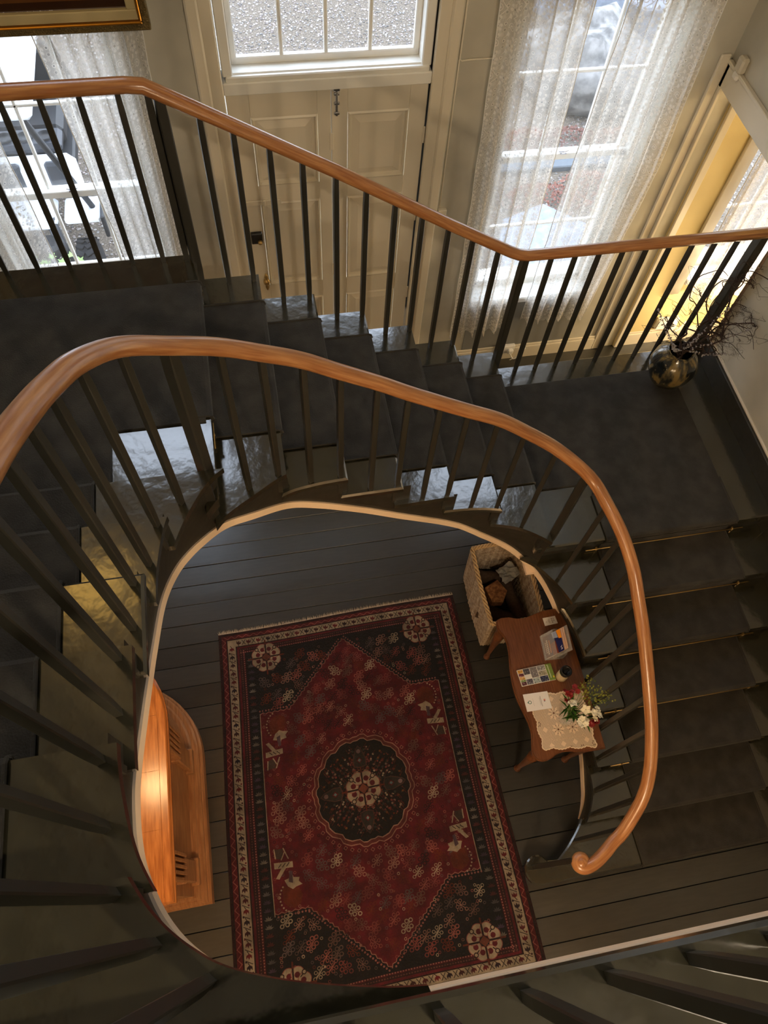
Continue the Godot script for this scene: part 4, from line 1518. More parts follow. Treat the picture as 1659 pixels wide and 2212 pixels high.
	for tries in 900:
		var c := Vector2(r.randf_range(150, 850), r.randf_range(112, 1288))
		var e := (c - Vector2(500, 700)) / Vector2(200, 215)
		if e.length() < 1.0:
			continue
		var ok := true
		for q in placed:
			if q.distance_squared_to(c) < 500:
				ok = false
				break
		if ok:
			var back := im.get_pixelv(Vector2i(c * S))
			ringd(im, c.x, c.y, 5, 2, pal[r.randi() % 8], back)
	# leaves down the dark side bands
	for side in 2:
		var k := 0
		for y in range(130, 1280, 26):
			var c := Vector2(122 if side == 0 else 878, y)
			var col: Color = [slate, Color(0.32, 0.24, 0.34), slate.lerp(ivory, 0.3), Color(0.40, 0.16, 0.15)][(k / 2) % 4]
			for e in 5:
				var a := -PI * 0.5 + (e - 2) * 0.62
				poly(im, PackedVector2Array([c, c + Vector2(cos(a - 0.3), sin(a - 0.3)) * 9, c + Vector2(cos(a), sin(a)) * 16, c + Vector2(cos(a + 0.3), sin(a + 0.3)) * 9]), col)
			k += 1
	# rosettes
	var rosette := func(c: Vector2, R: float) -> void:
		for k in 4:
			var a := TAU * (k + 0.5) / 4
			for s in [-0.40, 0.40]:
				var p: Vector2 = c + Vector2(cos(a + s), sin(a + s)) * R * 0.62
				disc(im, p.x, p.y, R * 0.36, pink)
				disc(im, p.x, p.y, R * 0.32, ivory)
			for s in [-0.40, 0.40]:
				var p: Vector2 = c + Vector2(cos(a + s), sin(a + s)) * R * 0.56
				disc(im, p.x, p.y, R * 0.14, Color(0.45, 0.10, 0.15))
			line(im, c + Vector2(cos(a), sin(a)) * R * 0.55, c + Vector2(cos(a), sin(a)) * R * 0.92, 3.4, brown)
			ringd(im, (c + Vector2(cos(a), sin(a)) * R * 0.82).x, (c + Vector2(cos(a), sin(a)) * R * 0.82).y, R * 0.13, 3, brown, ivory)
		for k in 4:
			var a := TAU * k / 4
			line(im, c, c + Vector2(cos(a), sin(a)) * R, 6.0, brown)
			line(im, c + Vector2(cos(a), sin(a)) * R * 0.9, c + Vector2(cos(a), sin(a)) * R * 1.14, 6.0, rust)
		poly(im, PackedVector2Array([c + Vector2(0, -R * 0.28), c + Vector2(R * 0.28, 0), c + Vector2(0, R * 0.28), c + Vector2(-R * 0.28, 0)]), Color(0.55, 0.30, 0.22))
	for c in [Vector2(186, 124), Vector2(814, 124), Vector2(186, 1276), Vector2(814, 1276)]:
		rosette.call(c, 62.0)
	# central medallion with stepped edge
	var edge := func(s: float) -> PackedVector2Array:
		var out := PackedVector2Array()
		for k in 80:
			var a := TAU * k / 80.0
			var lob: float = 1.0 + [0.0, 0.03, 0.03, 0.03, -0.02][(k + 1) % 5]
			if k % 20 == 0:
				lob -= 0.035
			out.append(Vector2(500, 704) + Vector2(cos(a) * 178, sin(a) * 190) * lob * s)
		return out
	for k in 52:
		var a := TAU * k / 52.0
		var p := Vector2(500 + cos(a) * 200, 704 + sin(a) * 213)
		poly(im, PackedVector2Array([p + Vector2(-8, 0), p + Vector2(0, -8), p + Vector2(8, 0), p + Vector2(0, 8)]), pink.lerp(ivory, 0.3))
		poly(im, PackedVector2Array([p + Vector2(-5, 0), p + Vector2(0, -5), p + Vector2(5, 0), p + Vector2(0, 5)]), Color(0.40, 0.06, 0.10))
	poly(im, edge.call(1.035), ivory.lerp(pink, 0.5))
	poly(im, edge.call(1.015), Color(0.48, 0.20, 0.18))
	poly(im, edge.call(0.955), ivory.lerp(pink, 0.4))
	poly(im, edge.call(0.935), Color(0.115, 0.075, 0.07))
	for k in 150:
		var a := r.randf() * PI * 0.5
		var rr := r.randf_range(0.30, 0.88)
		var off := Vector2(cos(a) * 168 * rr, sin(a) * 178 * rr)
		var col: Color = [rust, Color(0.60, 0.30, 0.28), Color(0.36, 0.13, 0.13), Color(0.62, 0.50, 0.44), Color(0.26, 0.28, 0.25), ivory, Color(0.56, 0.34, 0.14)][r.randi() % 7]
		var big := r.randf_range(2.0, 4.6)
		var link := r.randf() < 0.35
		for s in [Vector2(1, 1), Vector2(-1, 1), Vector2(1, -1), Vector2(-1, -1)]:
			var p: Vector2 = Vector2(500, 704) + off * s
			disc(im, p.x, p.y, big, col)
			if link:
				line(im, p, p + Vector2(9, 12) * s, 2.2, Color(0.42, 0.16, 0.10))
	for k in 4:
		var a := TAU * k / 4
		var d := Vector2(cos(a), sin(a))
		var s := Vector2(-d.y, d.x)
		var c := Vector2(500, 704) + d * 112
		poly(im, PackedVector2Array([c - d * 36 - s * 8, c - d * 30 - s * 24, c - d * 4 - s * 25, c + d * 34 - s * 12, c + d * 48, c + d * 34 + s * 12, c - d * 4 + s * 25, c - d * 30 + s * 24, c - d * 36 + s * 8]), Color(0.40, 0.26, 0.22))
		poly(im, PackedVector2Array([c - d * 33, c - d * 27 - s * 21, c - d * 4 - s * 22, c + d * 32 - s * 9, c + d * 44, c + d * 32 + s * 9, c - d * 4 + s * 22, c - d * 27 + s * 21]), Color(0.24, 0.22, 0.19))
		disc(im, (c + d * 26).x, (c + d * 26).y, 8, Color(0.62, 0.50, 0.50))
		poly(im, PackedVector2Array([c - d * 20, c - d * 8 - s * 11, c + d * 4, c - d * 8 + s * 11]), Color(0.48, 0.10, 0.12))
		poly(im, PackedVector2Array([c - d * 15, c - d * 8 - s * 6, c - d * 1, c - d * 8 + s * 6]), Color(0.56, 0.66, 0.66))
	rosette.call(Vector2(500, 704), 68.0)
	# a small pavilion scene in each side bay of the field
	for q in [[1, 1], [-1, 1], [1, -1], [-1, -1]]:
		var o := Vector2(500 - 354 * q[0], 704 - 354 * q[1])
		var T := func(x: float, y: float) -> Vector2:
			return o + Vector2(x * q[0], y * q[1])
		poly(im, PackedVector2Array([T.call(32, 90), T.call(30, 40), T.call(44, 24), T.call(66, 14), T.call(90, 26), T.call(96, 52), T.call(88, 76), T.call(60, 80)]), rust)
		for k in 9:
			var a := PI * 0.75 + k * 0.24
			var p: Vector2 = T.call(64 + cos(a) * 44, 52 + sin(a) * 50)
			disc(im, p.x, p.y, 3, ivory)
		poly(im, PackedVector2Array([T.call(40, 108), T.call(50, 86), T.call(66, 74), T.call(78, 80), T.call(100, 84), T.call(88, 96), T.call(92, 108), T.call(72, 112), T.call(66, 132), T.call(58, 134), T.call(58, 112)]), ivory)
		poly(im, PackedVector2Array([T.call(54, 100), T.call(68, 94), T.call(70, 132), T.call(60, 136)]), Color(0.42, 0.33, 0.38))
		poly(im, PackedVector2Array([T.call(12, 118), T.call(24, 114), T.call(52, 150), T.call(40, 156)]), ivory)
		poly(im, PackedVector2Array([T.call(10, 150), T.call(74, 144), T.call(74, 164), T.call(10, 170)]), ivory)
		for k in 3:
			line(im, T.call(24 + 14 * k, 152), T.call(34 + 14 * k, 162), 2.4, brown)
		poly(im, PackedVector2Array([T.call(14, 214), T.call(18, 182), T.call(34, 178), T.call(44, 196), T.call(44, 212)]), Color(0.34, 0.28, 0.24))
		line(im, T.call(14, 214), T.call(16, 184), 4.0, ivory)
		line(im, T.call(46, 212), T.call(60, 176), 4.0, ivory)
		line(im, T.call(36, 176), T.call(48, 198), 4.0, ivory)
		line(im, T.call(-2, 0), T.call(-2, 354), 2.5, ivory)
	S = 1.0
	return im

func rug() -> void:
	var o := thing("rug", "red and navy patterned wool rug with ivory flower border and round medallion", "rug")
	var m := mat(Color(0.66, 0.66, 0.66), 0.97)
	m.albedo_texture = ImageTexture.create_from_image(rug_image())
	m.detail_enabled = true
	m.detail_albedo = noise_tex(0.03, Color(0.78, 0.78, 0.78), Color(1, 1, 1), 512, 5)
	m.detail_blend_mode = BaseMaterial3D.BLEND_MODE_MUL
	m.normal_enabled = true
	m.normal_texture = normal_tex(0.25, 5.0, 512, 2)
	m.normal_scale = 0.4
	m.rim_enabled = true
	m.rim = 0.2
	var c := [Vector2(-.606, -1.788), Vector2(1.103, -1.826), Vector2(1.142, .57), Vector2(-.688, .60)]
	var P := func(u: float, v: float) -> Vector2:
		var top: Vector2 = c[0].lerp(c[1], u)
		var bot: Vector2 = c[3].lerp(c[2], u)
		return top.lerp(bot, v) + Vector2(sin(v * 9.0) * 0.004, sin(u * 7.0 + v) * 0.005)
	var g := G.new(true)
	var nu := 24
	var nv := 34
	var h := func(u: float, v: float) -> float:
		return 0.0105 + 0.0012 * sin(u * 13.0) * sin(v * 11.0)
	for i in nu:
		for j in nv:
			var q := []
			var uv := []
			for e in [[i, j], [i + 1, j], [i + 1, j + 1], [i, j + 1]]:
				var u: float = float(e[0]) / nu
				var v: float = float(e[1]) / nv
				var p: Vector2 = P.call(u, v)
				q.append(Vector3(p.x, h.call(u, v), p.y))
				uv.append(Vector2(u, v))
			g.quad(q[0], q[1], q[2], q[3], uv[0], uv[1], uv[2], uv[3])
	obj("pile", g.done(), m, o)
	g = G.new()
	for side in 4:
		for k in 30:
			var q := []
			for e in [k, k + 1]:
				var t: float = e / 30.0
				var uv := [Vector2(t, 0), Vector2(1, t), Vector2(1 - t, 1), Vector2(0, 1 - t)][side] as Vector2
				var p: Vector2 = P.call(uv.x, uv.y)
				q.append(Vector3(p.x, h.call(uv.x, uv.y), p.y))
			g.quad(q[1], q[0], Vector3(q[0].x, 0.001, q[0].z), Vector3(q[1].x, 0.001, q[1].z))
	obj("bound_edge", g.done(), mat(Color(0.28, 0.10, 0.09), 0.95), o)
	g = G.new()
	for side in 2:
		for k in 620:
			var u := (k + rng.randf()) / 620.0
			var p: Vector2 = P.call(u, float(side))
			var dz := -1.0 if side == 0 else 1.0
			var l := rng.randf_range(0.018, 0.036)
			var e := Vector3(rng.randf_range(-0.012, 0.012), -0.006, dz * l)
			var a := Vector3(p.x, 0.009, p.y)
			g.quad(a, a + e * 0.6 + Vector3(0, 0.004, 0), a + e, a + Vector3(0.0045, 0, 0))
	var f := obj("fringe", g.done(), mat(Color(0.76, 0.70, 0.62), 0.95), o)
	f.set_meta("kind", "stuff")

func desk() -> void:
	var o := thing("reception_desk", "orange brown wooden reception desk with rounded end under the stairs", "desk")
	# plan of the front: straight along z, its far end rounded into the back
	var plan := func(off: float) -> PackedVector2Array:
		var p := PackedVector2Array([Vector2(-1.55, -0.14 + off * 0.6), Vector2(-0.79 + off, -0.14 + off * 0.6)])
		for k in 15:
			var a := PI * 0.5 * k / 14.0
			p.append(Vector2(-0.79 + off - (1.0 - cos(a)) * (0.55 + off), -0.98 - sin(a) * (0.52 + off)))
		p.append(Vector2(-1.55, -1.50 - off))
		return p
	var g := G.new()
	g.slab(plan.call(-0.055), 0.10, 1.05)
	obj("front_panel", g.done(), M.oak_face, o)
	g = G.new()
	g.slab(plan.call(0.035), 0.0, 0.10, 0.012)
	g.slab(plan.call(0.015), 0.10, 0.135, 0.012)
	g.slab(plan.call(-0.02), 0.135, 0.16, 0.012)
	obj("plinth", g.done(), M.oak_face, o)
	g = G.new()
	g.slab(plan.call(0.0), 1.035, 1.06, 0.01)
	g.slab(plan.call(0.02), 1.06, 1.085, 0.008)
	g.slab(plan.call(0.012), 1.085, 1.102, 0.006)
	obj("counter_edge", g.done(), M.oak_top, o)
	# top made of strips of board
	var inner: PackedVector2Array = plan.call(-0.03)
	var cuts := [-1.6, -1.02, -0.74, -0.46, -0.1]
	for i in 4:
		var strip := rect2(-1.54, -0.7, cuts[i] + 0.0006, cuts[i + 1] - 0.0006)
		for q in Geometry2D.intersect_polygons(inner, strip):
			g = G.new()
			g.slab(q, 1.10, 1.1065, 0.0)
			obj("top_board", g.done(), M["oak_top"], o)
	# groove line round the top
	# pilasters with slotted caps
	for z in [-0.30, -0.93]:
		g = G.new()
		g.box(Vector3(-0.85, 0.16, z - 0.06), Vector3(-0.815, 0.98, z + 0.06), 0.006)
		var pil := obj("pilaster", g.done(), M.oak_face, o)
		g = G.new()
		g.box(Vector3(-0.85, 0.60, z - 0.075), Vector3(-0.80, 0.66, z + 0.075), 0.006)
		for k in 5:
			var zz: float = z - 0.06 + 0.03 * k
			g.box(Vector3(-0.82, 0.66, zz - 0.009), Vector3(-0.785, 0.98, zz + 0.009), 0.003)
		g.box(Vector3(-0.85, 0.16, z - 0.075), Vector3(-0.80, 0.22, z + 0.075), 0.006)
		obj("slotted_block", g.done(), M.oak_face, pil)

func basket() -> void:
	var o := thing("log_basket", "tall rectangular wicker basket of firewood beside the table", "basket")
	var x0 := 1.205
	var x1 := 1.56
	var z0 := -1.955
	var z1 := -1.405
	var h := 0.50
	var wall := func(u: float, y: float) -> Vector3:
		# u runs 0..4 round the four sides, slightly flared and rounded
		var t := fmod(u, 4.0)
		var k := int(t)
		var f := t - k
		var fl := (y / h - 1.0) * 0.014
		var a := [Vector2(x0 - fl, z0 - fl), Vector2(x1 + fl, z0 - fl), Vector2(x1 + fl, z1 + fl), Vector2(x0 - fl, z1 + fl)]
		var p: Vector2 = a[k].lerp(a[(k + 1) % 4], f)
		var c := Vector2((x0 + x1) * 0.5, (z0 + z1) * 0.5)
		var bulge := sin(f * PI) * 0.008
		var n := (p - c).normalized()
		return Vector3(p.x + n.x * bulge, y, p.y + n.y * bulge)
	# upright stakes
	var stakes := 72
	var g := G.new(true)
	for k in stakes:
		var u := 4.0 * k / stakes
		g.sweep(PackedVector3Array([wall.call(u, 0.0), wall.call(u, 0.25), wall.call(u, 0.5)]), ring_profile(0.0045, 0.0045, 5), Vector3.RIGHT if k % 36 > 17 else Vector3.BACK)
	var s := obj("stakes", g.done(), M.wicker, o)
	s.set_meta("kind", "stuff")
	# woven rods: each row goes in front of and behind the stakes by turns
	g = G.new(true)
	var rows := 44
	for r in rows:
		var y := 0.012 + (h - 0.03) * r / rows
		var path := PackedVector3Array()
		for k in stakes * 2 + 1:
			var u := 4.0 * k / (stakes * 2.0)
			var p: Vector3 = wall.call(u, y)
			var c := Vector3((x0 + x1) * 0.5, y, (z0 + z1) * 0.5)
			var n := (p - c).normalized()
			var w := 0.0
			if k % 2 == 0:
				w = 0.0065 if (k / 2 + r) % 2 else -0.0065
			path.append(p + n * w)
		g.sweep(path, ring_profile(0.0056, 0.0056, 4), Vector3.UP, PackedFloat32Array(), false)
	var wv := obj("woven_sides", g.done(), M.wicker, o)
	wv.set_meta("kind", "stuff")
	# plaited rim
	g = G.new(true)
	for s2 in 3:
		var path := PackedVector3Array()
		for k in 241:
			var u := 4.0 * k / 240.0
			var a := TAU * k / 12.0 + TAU * s2 / 3.0
			path.append(wall.call(u, h + sin(a) * 0.010) + Vector3(cos(a) * 0.010, 0, 0) * (1.0 if int(u) % 2 else 0.0) + Vector3(0, 0, cos(a) * 0.010) * (0.0 if int(u) % 2 else 1.0))
		g.sweep(path, ring_profile(0.007, 0.007, 6), Vector3.UP, PackedFloat32Array(), false)
	obj("rim", g.done(), mat(Color(0.74, 0.62, 0.45), 0.7), o)
	obj("base", boxmesh(Vector3(x0 + 0.01, 0.002, z0 + 0.01), Vector3(x1 - 0.01, 0.02, z1 - 0.01)), M.wicker, o)
	# firewood
	var cut := tri_mat(mat(Color(0.62, 0.43, 0.25), 0.8), noise_tex(0.03, Color(0.7, 0.62, 0.55), Color(1, 1, 1), 256, 4, FastNoiseLite.TYPE_SIMPLEX_SMOOTH, 71), Vector3.ONE * 4.0)
	var logs := [[1.31, .08, -1.78, 0.06, 0.42, 0.1, "dark bark log lying lowest along the left side of the basket"], [1.46, .09, -1.66, 0.07, 0.46, -0.15, "long dark log along the right side of the basket"], [1.38, .20, -1.83, 0.055, 0.28, 1.3, "short log across the far end of the basket"],
		[1.33, .21, -1.55, 0.06, 0.27, 1.0, "bark log across the near end of the basket"], [1.47, .24, -1.60, 0.042, 0.36, 0.15, "slim upright leaning log at the right of the basket"]]
	for l in logs:
		var t := thing("firewood_log", l[6], "log", Vector3(l[0], l[1], l[2]), l[5], "firewood in the basket")
		g = G.new(true)
		var prof := PackedVector2Array()
		for k in 9:
			prof.append(Vector2(l[3] * (1.0 + 0.06 * sin(k * 2.3)), -l[4] * 0.5 + l[4] * k / 8.0))
		g.lathe(prof, 14, Transform3D(Basis(Vector3.RIGHT, PI / 2), Vector3.ZERO), func(an: float, y: float) -> float: return 1.0 + 0.09 * sin(an * 3.0 + y * 9.0) + 0.05 * sin(an * 7.0))
		obj("bark", g.done(), M.bark, t)
		for e in [-1.0, 1.0]:
			g = G.new()
			for k in 14:
				var a := TAU * k / 14.0
				var b := TAU * (k + 1) / 14.0
				var z: float = e * l[4] * 0.5
				g.tri(Vector3(0, 0, z), Vector3(cos(a) * l[3] * 0.98, sin(a) * l[3] * 0.98, z), Vector3(cos(b) * l[3] * 0.98, sin(b) * l[3] * 0.98, z))
			obj("cut_end", g.done(), cut, t)
	var split := thing("firewood_split", "pale split block of firewood lying on top in the basket", "log", Vector3(1.35, 0.245, -1.68), 0.3)
	g = G.new()
	g.slab(V2([-0.06, -0.07, 0.05, -0.08, 0.07, 0.02, 0.0, 0.08, -0.07, 0.05]), 0.0, 0.075, 0.004)
	obj("split_face", g.done(), cut, split)
	var kl := thing("kindling_stick", "thin pale kindling stick by the far left of the basket", "kindling", Vector3(1.245, 0.24, -1.80), 0.2)
	g = G.new()
	g.box(Vector3(-0.012, -0.01, -0.10), Vector3(0.012, 0.01, 0.10), 0.003)
	obj("stick", g.done(), cut, kl)
	var pp := thing("crumpled_paper", "crumpled grey paper among the firewood", "paper", Vector3(1.47, 0.30, -1.82), 0.4)
	g = G.new()
	var rp := RandomNumberGenerator.new()
	rp.seed = 3
	var grid := []
	for i in 8:
		var row := []
		for j in 8:
			row.append(Vector3(-0.07 + 0.02 * i + rp.randf_range(-0.006, 0.006), rp.randf_range(-0.02, 0.02), -0.06 + 0.017 * j + rp.randf_range(-0.006, 0.006)))
		grid.append(row)
	for i in 7:
		for j in 7:
			g.quad(grid[i][j], grid[i + 1][j], grid[i + 1][j + 1], grid[i][j + 1])
	obj("sheet", g.done(), mat(Color(0.62, 0.62, 0.60), 0.9), pp)
# ---------------------------------------------------------------- table and what lies on it
const TOP := 0.72

func table_things() -> void:
	var o := thing("hall_table", "small mahogany side table with wavy edge and turned legs against the stairs", "table")
	var front := curve2(V2([1.218, -1.363, 1.192, -1.352, 1.184, -1.325, 1.190, -1.285, 1.209, -1.250, 1.217, -1.202, 1.211, -1.127, 1.195, -1.043, 1.187, -0.965, 1.186, -0.900, 1.192, -0.845, 1.207, -0.775, 1.219, -0.715, 1.221, -0.655, 1.206, -0.591, 1.197, -0.544, 1.209, -0.512, 1.24, -0.496, 1.284, -0.501, 1.332, -0.521, 1.388, -0.527, 1.46, -0.513, 1.53, -0.504]), 4)
	var p := front.duplicate()
	p.append_array(V2([1.618, -0.503, 1.618, -1.371, 1.484, -1.366]))
	p.append_array(curve2(V2([1.42, -1.352, 1.365, -1.341, 1.31, -1.346, 1.268, -1.361]), 3))
	var g := G.new()
	g.slab(p, TOP - 0.012, TOP, 0.004)
	obj("table_top", g.done(), M.mahogany, o)
	g = G.new()
	var low: Array = Geometry2D.offset_polygon(p, 0.006)
	g.slab(low[0], TOP - 0.026, TOP - 0.012, 0.003)
	obj("moulded_edge", g.done(), M.mahogany, o)
	g = G.new()
	var ap: Array = Geometry2D.offset_polygon(p, -0.028)
	g.slab(ap[0], TOP - 0.12, TOP - 0.026)
	obj("apron", g.done(), M.mahogany, o)
	for q in [[1.238, -1.325], [1.255, -0.556], [1.585, -1.325], [1.585, -0.556]]:
		g = G.new(true)
		g.lathe(V2([0.0, 0.0, 0.014, 0.0, 0.022, 0.012, 0.023, 0.022, 0.015, 0.034, 0.013, 0.05, 0.018, 0.058, 0.014, 0.07, 0.016, 0.16, 0.022, 0.30, 0.029, 0.42, 0.031, 0.45, 0.022, 0.465, 0.033, 0.475, 0.035, 0.487, 0.024, 0.50, 0.034, 0.515, 0.026, 0.53, 0.028, 0.56, 0.03, 0.61]), 18, Transform3D(Basis(), Vector3(q[0], 0, q[1])))
		obj("leg", g.done(), M.mahogany, o)
	var y := TOP + 0.0005
	# small card at the back corner
	flat_card("card", "small white card with printed lines at the far end of the table", V2([1.474, -1.322, 1.556, -1.325, 1.561, -1.275, 1.476, -1.270]), y, 0.0015, card_image(), "card")
	leaflets(y)
	flat_card("brochure", "photo brochure with a green band beside the black lidded bottle", V2([1.223, -1.024, 1.438, -1.034, 1.444, -0.932, 1.231, -0.925]), y, 0.012, brochure_image(), "brochure")
	# bottle
	var b := thing("bottle", "cream bottle with black lid between the brochure and the flowers", "bottle", Vector3(1.482, y, -0.945))
	g = G.new(true)
	g.lathe(V2([0.0, 0.0, 0.030, 0.0, 0.033, 0.004, 0.033, 0.095, 0.030, 0.102, 0.0, 0.104]), 28)
	obj("body", g.done(), mat(Color(0.86, 0.80, 0.66), 0.4), b)
	g = G.new(true)
	g.lathe(V2([0.033, 0.098, 0.0345, 0.10, 0.0345, 0.125, 0.031, 0.130, 0.026, 0.131, 0.024, 0.127, 0.0, 0.127]), 28)
	obj("lid", g.done(), M.black, b)
	g = G.new()
	g.box(Vector3(-0.018, 0.126, -0.007), Vector3(0.018, 0.134, 0.007), 0.003, Transform3D(Basis(Vector3.UP, 0.5), Vector3.ZERO))
	obj("flip_top", g.done(), M.black, b)
	# doily
	var d := thing("doily", "square cream crocheted doily with scalloped edge under the flowers", "doily")
	var cs := [Vector2(1.262, -0.865), Vector2(1.578, -0.838), Vector2(1.566, -0.520), Vector2(1.264, -0.556)]
	var outl := PackedVector2Array()
	for k in 4:
		var a: Vector2 = cs[k]
		var e: Vector2 = cs[(k + 1) % 4]
		var nn := (e - a).normalized()
		nn = Vector2(nn.y, -nn.x)
		for i in 96:
			var t := i / 96.0
			var big := 0.011 * (absf(cos(t * PI * 3.0)) - 0.6)
			var small := 0.004 * absf(sin(t * PI * 16.0))
			outl.append(a.lerp(e, t) + nn * (big + small))
	var dm := mat(Color(0.88, 0.80, 0.70), 0.95)
	dm.transparency = BaseMaterial3D.TRANSPARENCY_ALPHA
	dm.albedo_texture = ImageTexture.create_from_image(doily_image())
	g = G.new()
	var idx := Geometry2D.triangulate_polygon(outl)
	var UV := func(q: Vector2) -> Vector2:
		return Vector2((q.x - 1.25) / 0.34, (q.y + 0.88) / 0.37)
	for i in range(0, idx.size(), 3):
		var A := outl[idx[i]]
		var B := outl[idx[i + 1]]
		var C := outl[idx[i + 2]]
		if (B - A).cross(C - A) < 0.0:
			var q := B
			B = C
			C = q
		g.tri(Vector3(A.x, y + 0.0015, A.y), Vector3(B.x, y + 0.0015, B.y), Vector3(C.x, y + 0.0015, C.y), UV.call(A), UV.call(B), UV.call(C))
	obj("crochet", g.done(), dm, d)
	var edge := PackedVector3Array()
	for q in outl:
		edge.append(Vector3(q.x, y + 0.002, q.y))
	edge.append(edge[0])
	g = G.new(true)
	g.sweep(edge, ring_profile(0.0045, 0.0018, 6))
	obj("scalloped_edge", g.done(), mat(Color(0.88, 0.80, 0.70), 0.95), d)
	flat_card("leaflet_card", "white card with a round emblem and small print overlapping the doily", V2([1.222, -0.878, 1.373, -0.874, 1.374, -0.772, 1.221, -0.775]), y + 0.004, 0.0015, emblem_image(), "card")
	flowers(Vector3(1.425, y + 0.002, -0.69))

func flat_card(called: String, label: String, q: PackedVector2Array, y: float, h: float, im: Image, cat: String) -> void:
	# q: corners far left, far right, near right, near left
	var m := mat(Color(1, 1, 1), 0.35)
	m.albedo_texture = ImageTexture.create_from_image(im)
	m.texture_repeat = false
	var o := thing(called, label, cat)
	var g := G.new()
	var P := func(k: int, yy: float) -> Vector3: return Vector3(q[k].x, yy, q[k].y)
	g.quad(P.call(0, y + h), P.call(1, y + h), P.call(2, y + h), P.call(3, y + h), Vector2(0, 0), Vector2(1, 0), Vector2(1, 1), Vector2(0, 1))
	obj("printed_face", g.done(), m, o)
	g = G.new()
	for k in 4:
		var l := (k + 1) % 4
		g.quad(P.call(l, y), P.call(k, y), P.call(k, y + h), P.call(l, y + h))
	obj("paper_edge", g.done(), M.white, o)

func card_image() -> Image:
	var im := Image.create_empty(128, 80, false, Image.FORMAT_RGB8)
	im.fill(Color(0.90, 0.88, 0.85))
	for r in [[78, 16, 10, 12], [78, 34, 10, 12], [78, 52, 10, 12], [96, 18, 9, 10], [96, 36, 9, 12], [52, 20, 4, 40], [44, 26, 3, 28]]:
		im.fill_rect(Rect2i(r[0], r[1], r[2], r[3]), Color(0.62, 0.55, 0.50))
	disc(im, 26, 44, 4, Color(0.60, 0.55, 0.52))
	return im

func brochure_image() -> Image:
	var im := Image.create_empty(420, 200, false, Image.FORMAT_RGB8)
	im.fill(Color(0.90, 0.90, 0.88))
	im.fill_rect(Rect2i(345, 0, 75, 200), Color(0.45, 0.55, 0.24))
	# white print running down the green band
	for k in 20:
		im.fill_rect(Rect2i(366 + (k % 3) * 2, 12 + k * 8, 12 - (k % 2) * 4, 5), Color(0.92, 0.94, 0.88))
	im.fill_rect(Rect2i(398, 150, 16, 22), Color(0.85, 0.75, 0.15))
	var r := RandomNumberGenerator.new()
	r.seed = 31
	var cells := [[4, 6, 60, 40, Color(0.86, 0.62, 0.16)], [4, 50, 60, 36, Color(0.40, 0.12, 0.18)], [4, 90, 60, 36, Color(0.84, 0.60, 0.18)], [4, 128, 60, 24, Color(0.45, 0.60, 0.25)], [4, 154, 60, 42, Color(0.33, 0.12, 0.18)],
		[70, 4, 76, 70, Color(0.30, 0.30, 0.34)], [70, 132, 76, 64, Color(0.36, 0.35, 0.40)], [152, 4, 84, 122, Color(0.50, 0.48, 0.48)], [152, 132, 84, 64, Color(0.66, 0.72, 0.72)], [242, 4, 98, 56, Color(0.55, 0.55, 0.55)], [242, 66, 98, 56, Color(0.62, 0.60, 0.52)], [242, 128, 98, 68, Color(0.20, 0.22, 0.34)]]
	for c in cells:
		im.fill_rect(Rect2i(c[0], c[1], c[2], c[3]), c[4])
		for k in 26:
			var w := r.randi_range(4, 16)
			var h := r.randi_range(3, 12)
			var x: int = c[0] + r.randi_range(0, maxi(0, c[2] - w))
			var yy: int = c[1] + r.randi_range(0, maxi(0, c[3] - h))
			im.fill_rect(Rect2i(x, yy, w, h), (c[4] as Color).lerp(Color(0.9, 0.9, 0.88) if r.randf() < 0.5 else Color(0.1, 0.1, 0.12), r.randf_range(0.1, 0.7)))
	return im

func emblem_image() -> Image:
	var im := Image.create_empty(300, 200, false, Image.FORMAT_RGB8)
	im.fill(Color(0.93, 0.93, 0.93))
	ringd(im, 60, 100, 20, 6, Color(0.18, 0.42, 0.38), Color(0.93, 0.93, 0.93))
	poly(im, PackedVector2Array([Vector2(28, 100), Vector2(44, 88), Vector2(44, 112)]), Color(0.18, 0.42, 0.38))
	for k in 15:
		im.fill_rect(Rect2i(192, 46 + k * 8, 7, 5), Color(0.45, 0.45, 0.47))
		if k > 1 and k < 13:
			im.fill_rect(Rect2i(180, 46 + k * 8, 5, 5), Color(0.58, 0.58, 0.60))
			im.fill_rect(Rect2i(100, 46 + k * 8, 4, 4), Color(0.66, 0.66, 0.67))
	for k in 3:
		im.fill_rect(Rect2i(228, 86 + k * 10, 22 - 3 * k, 7), [Color(0.85, 0.45, 0.20), Color(0.70, 0.20, 0.20), Color(0.20, 0.28, 0.38)][k])
	return im

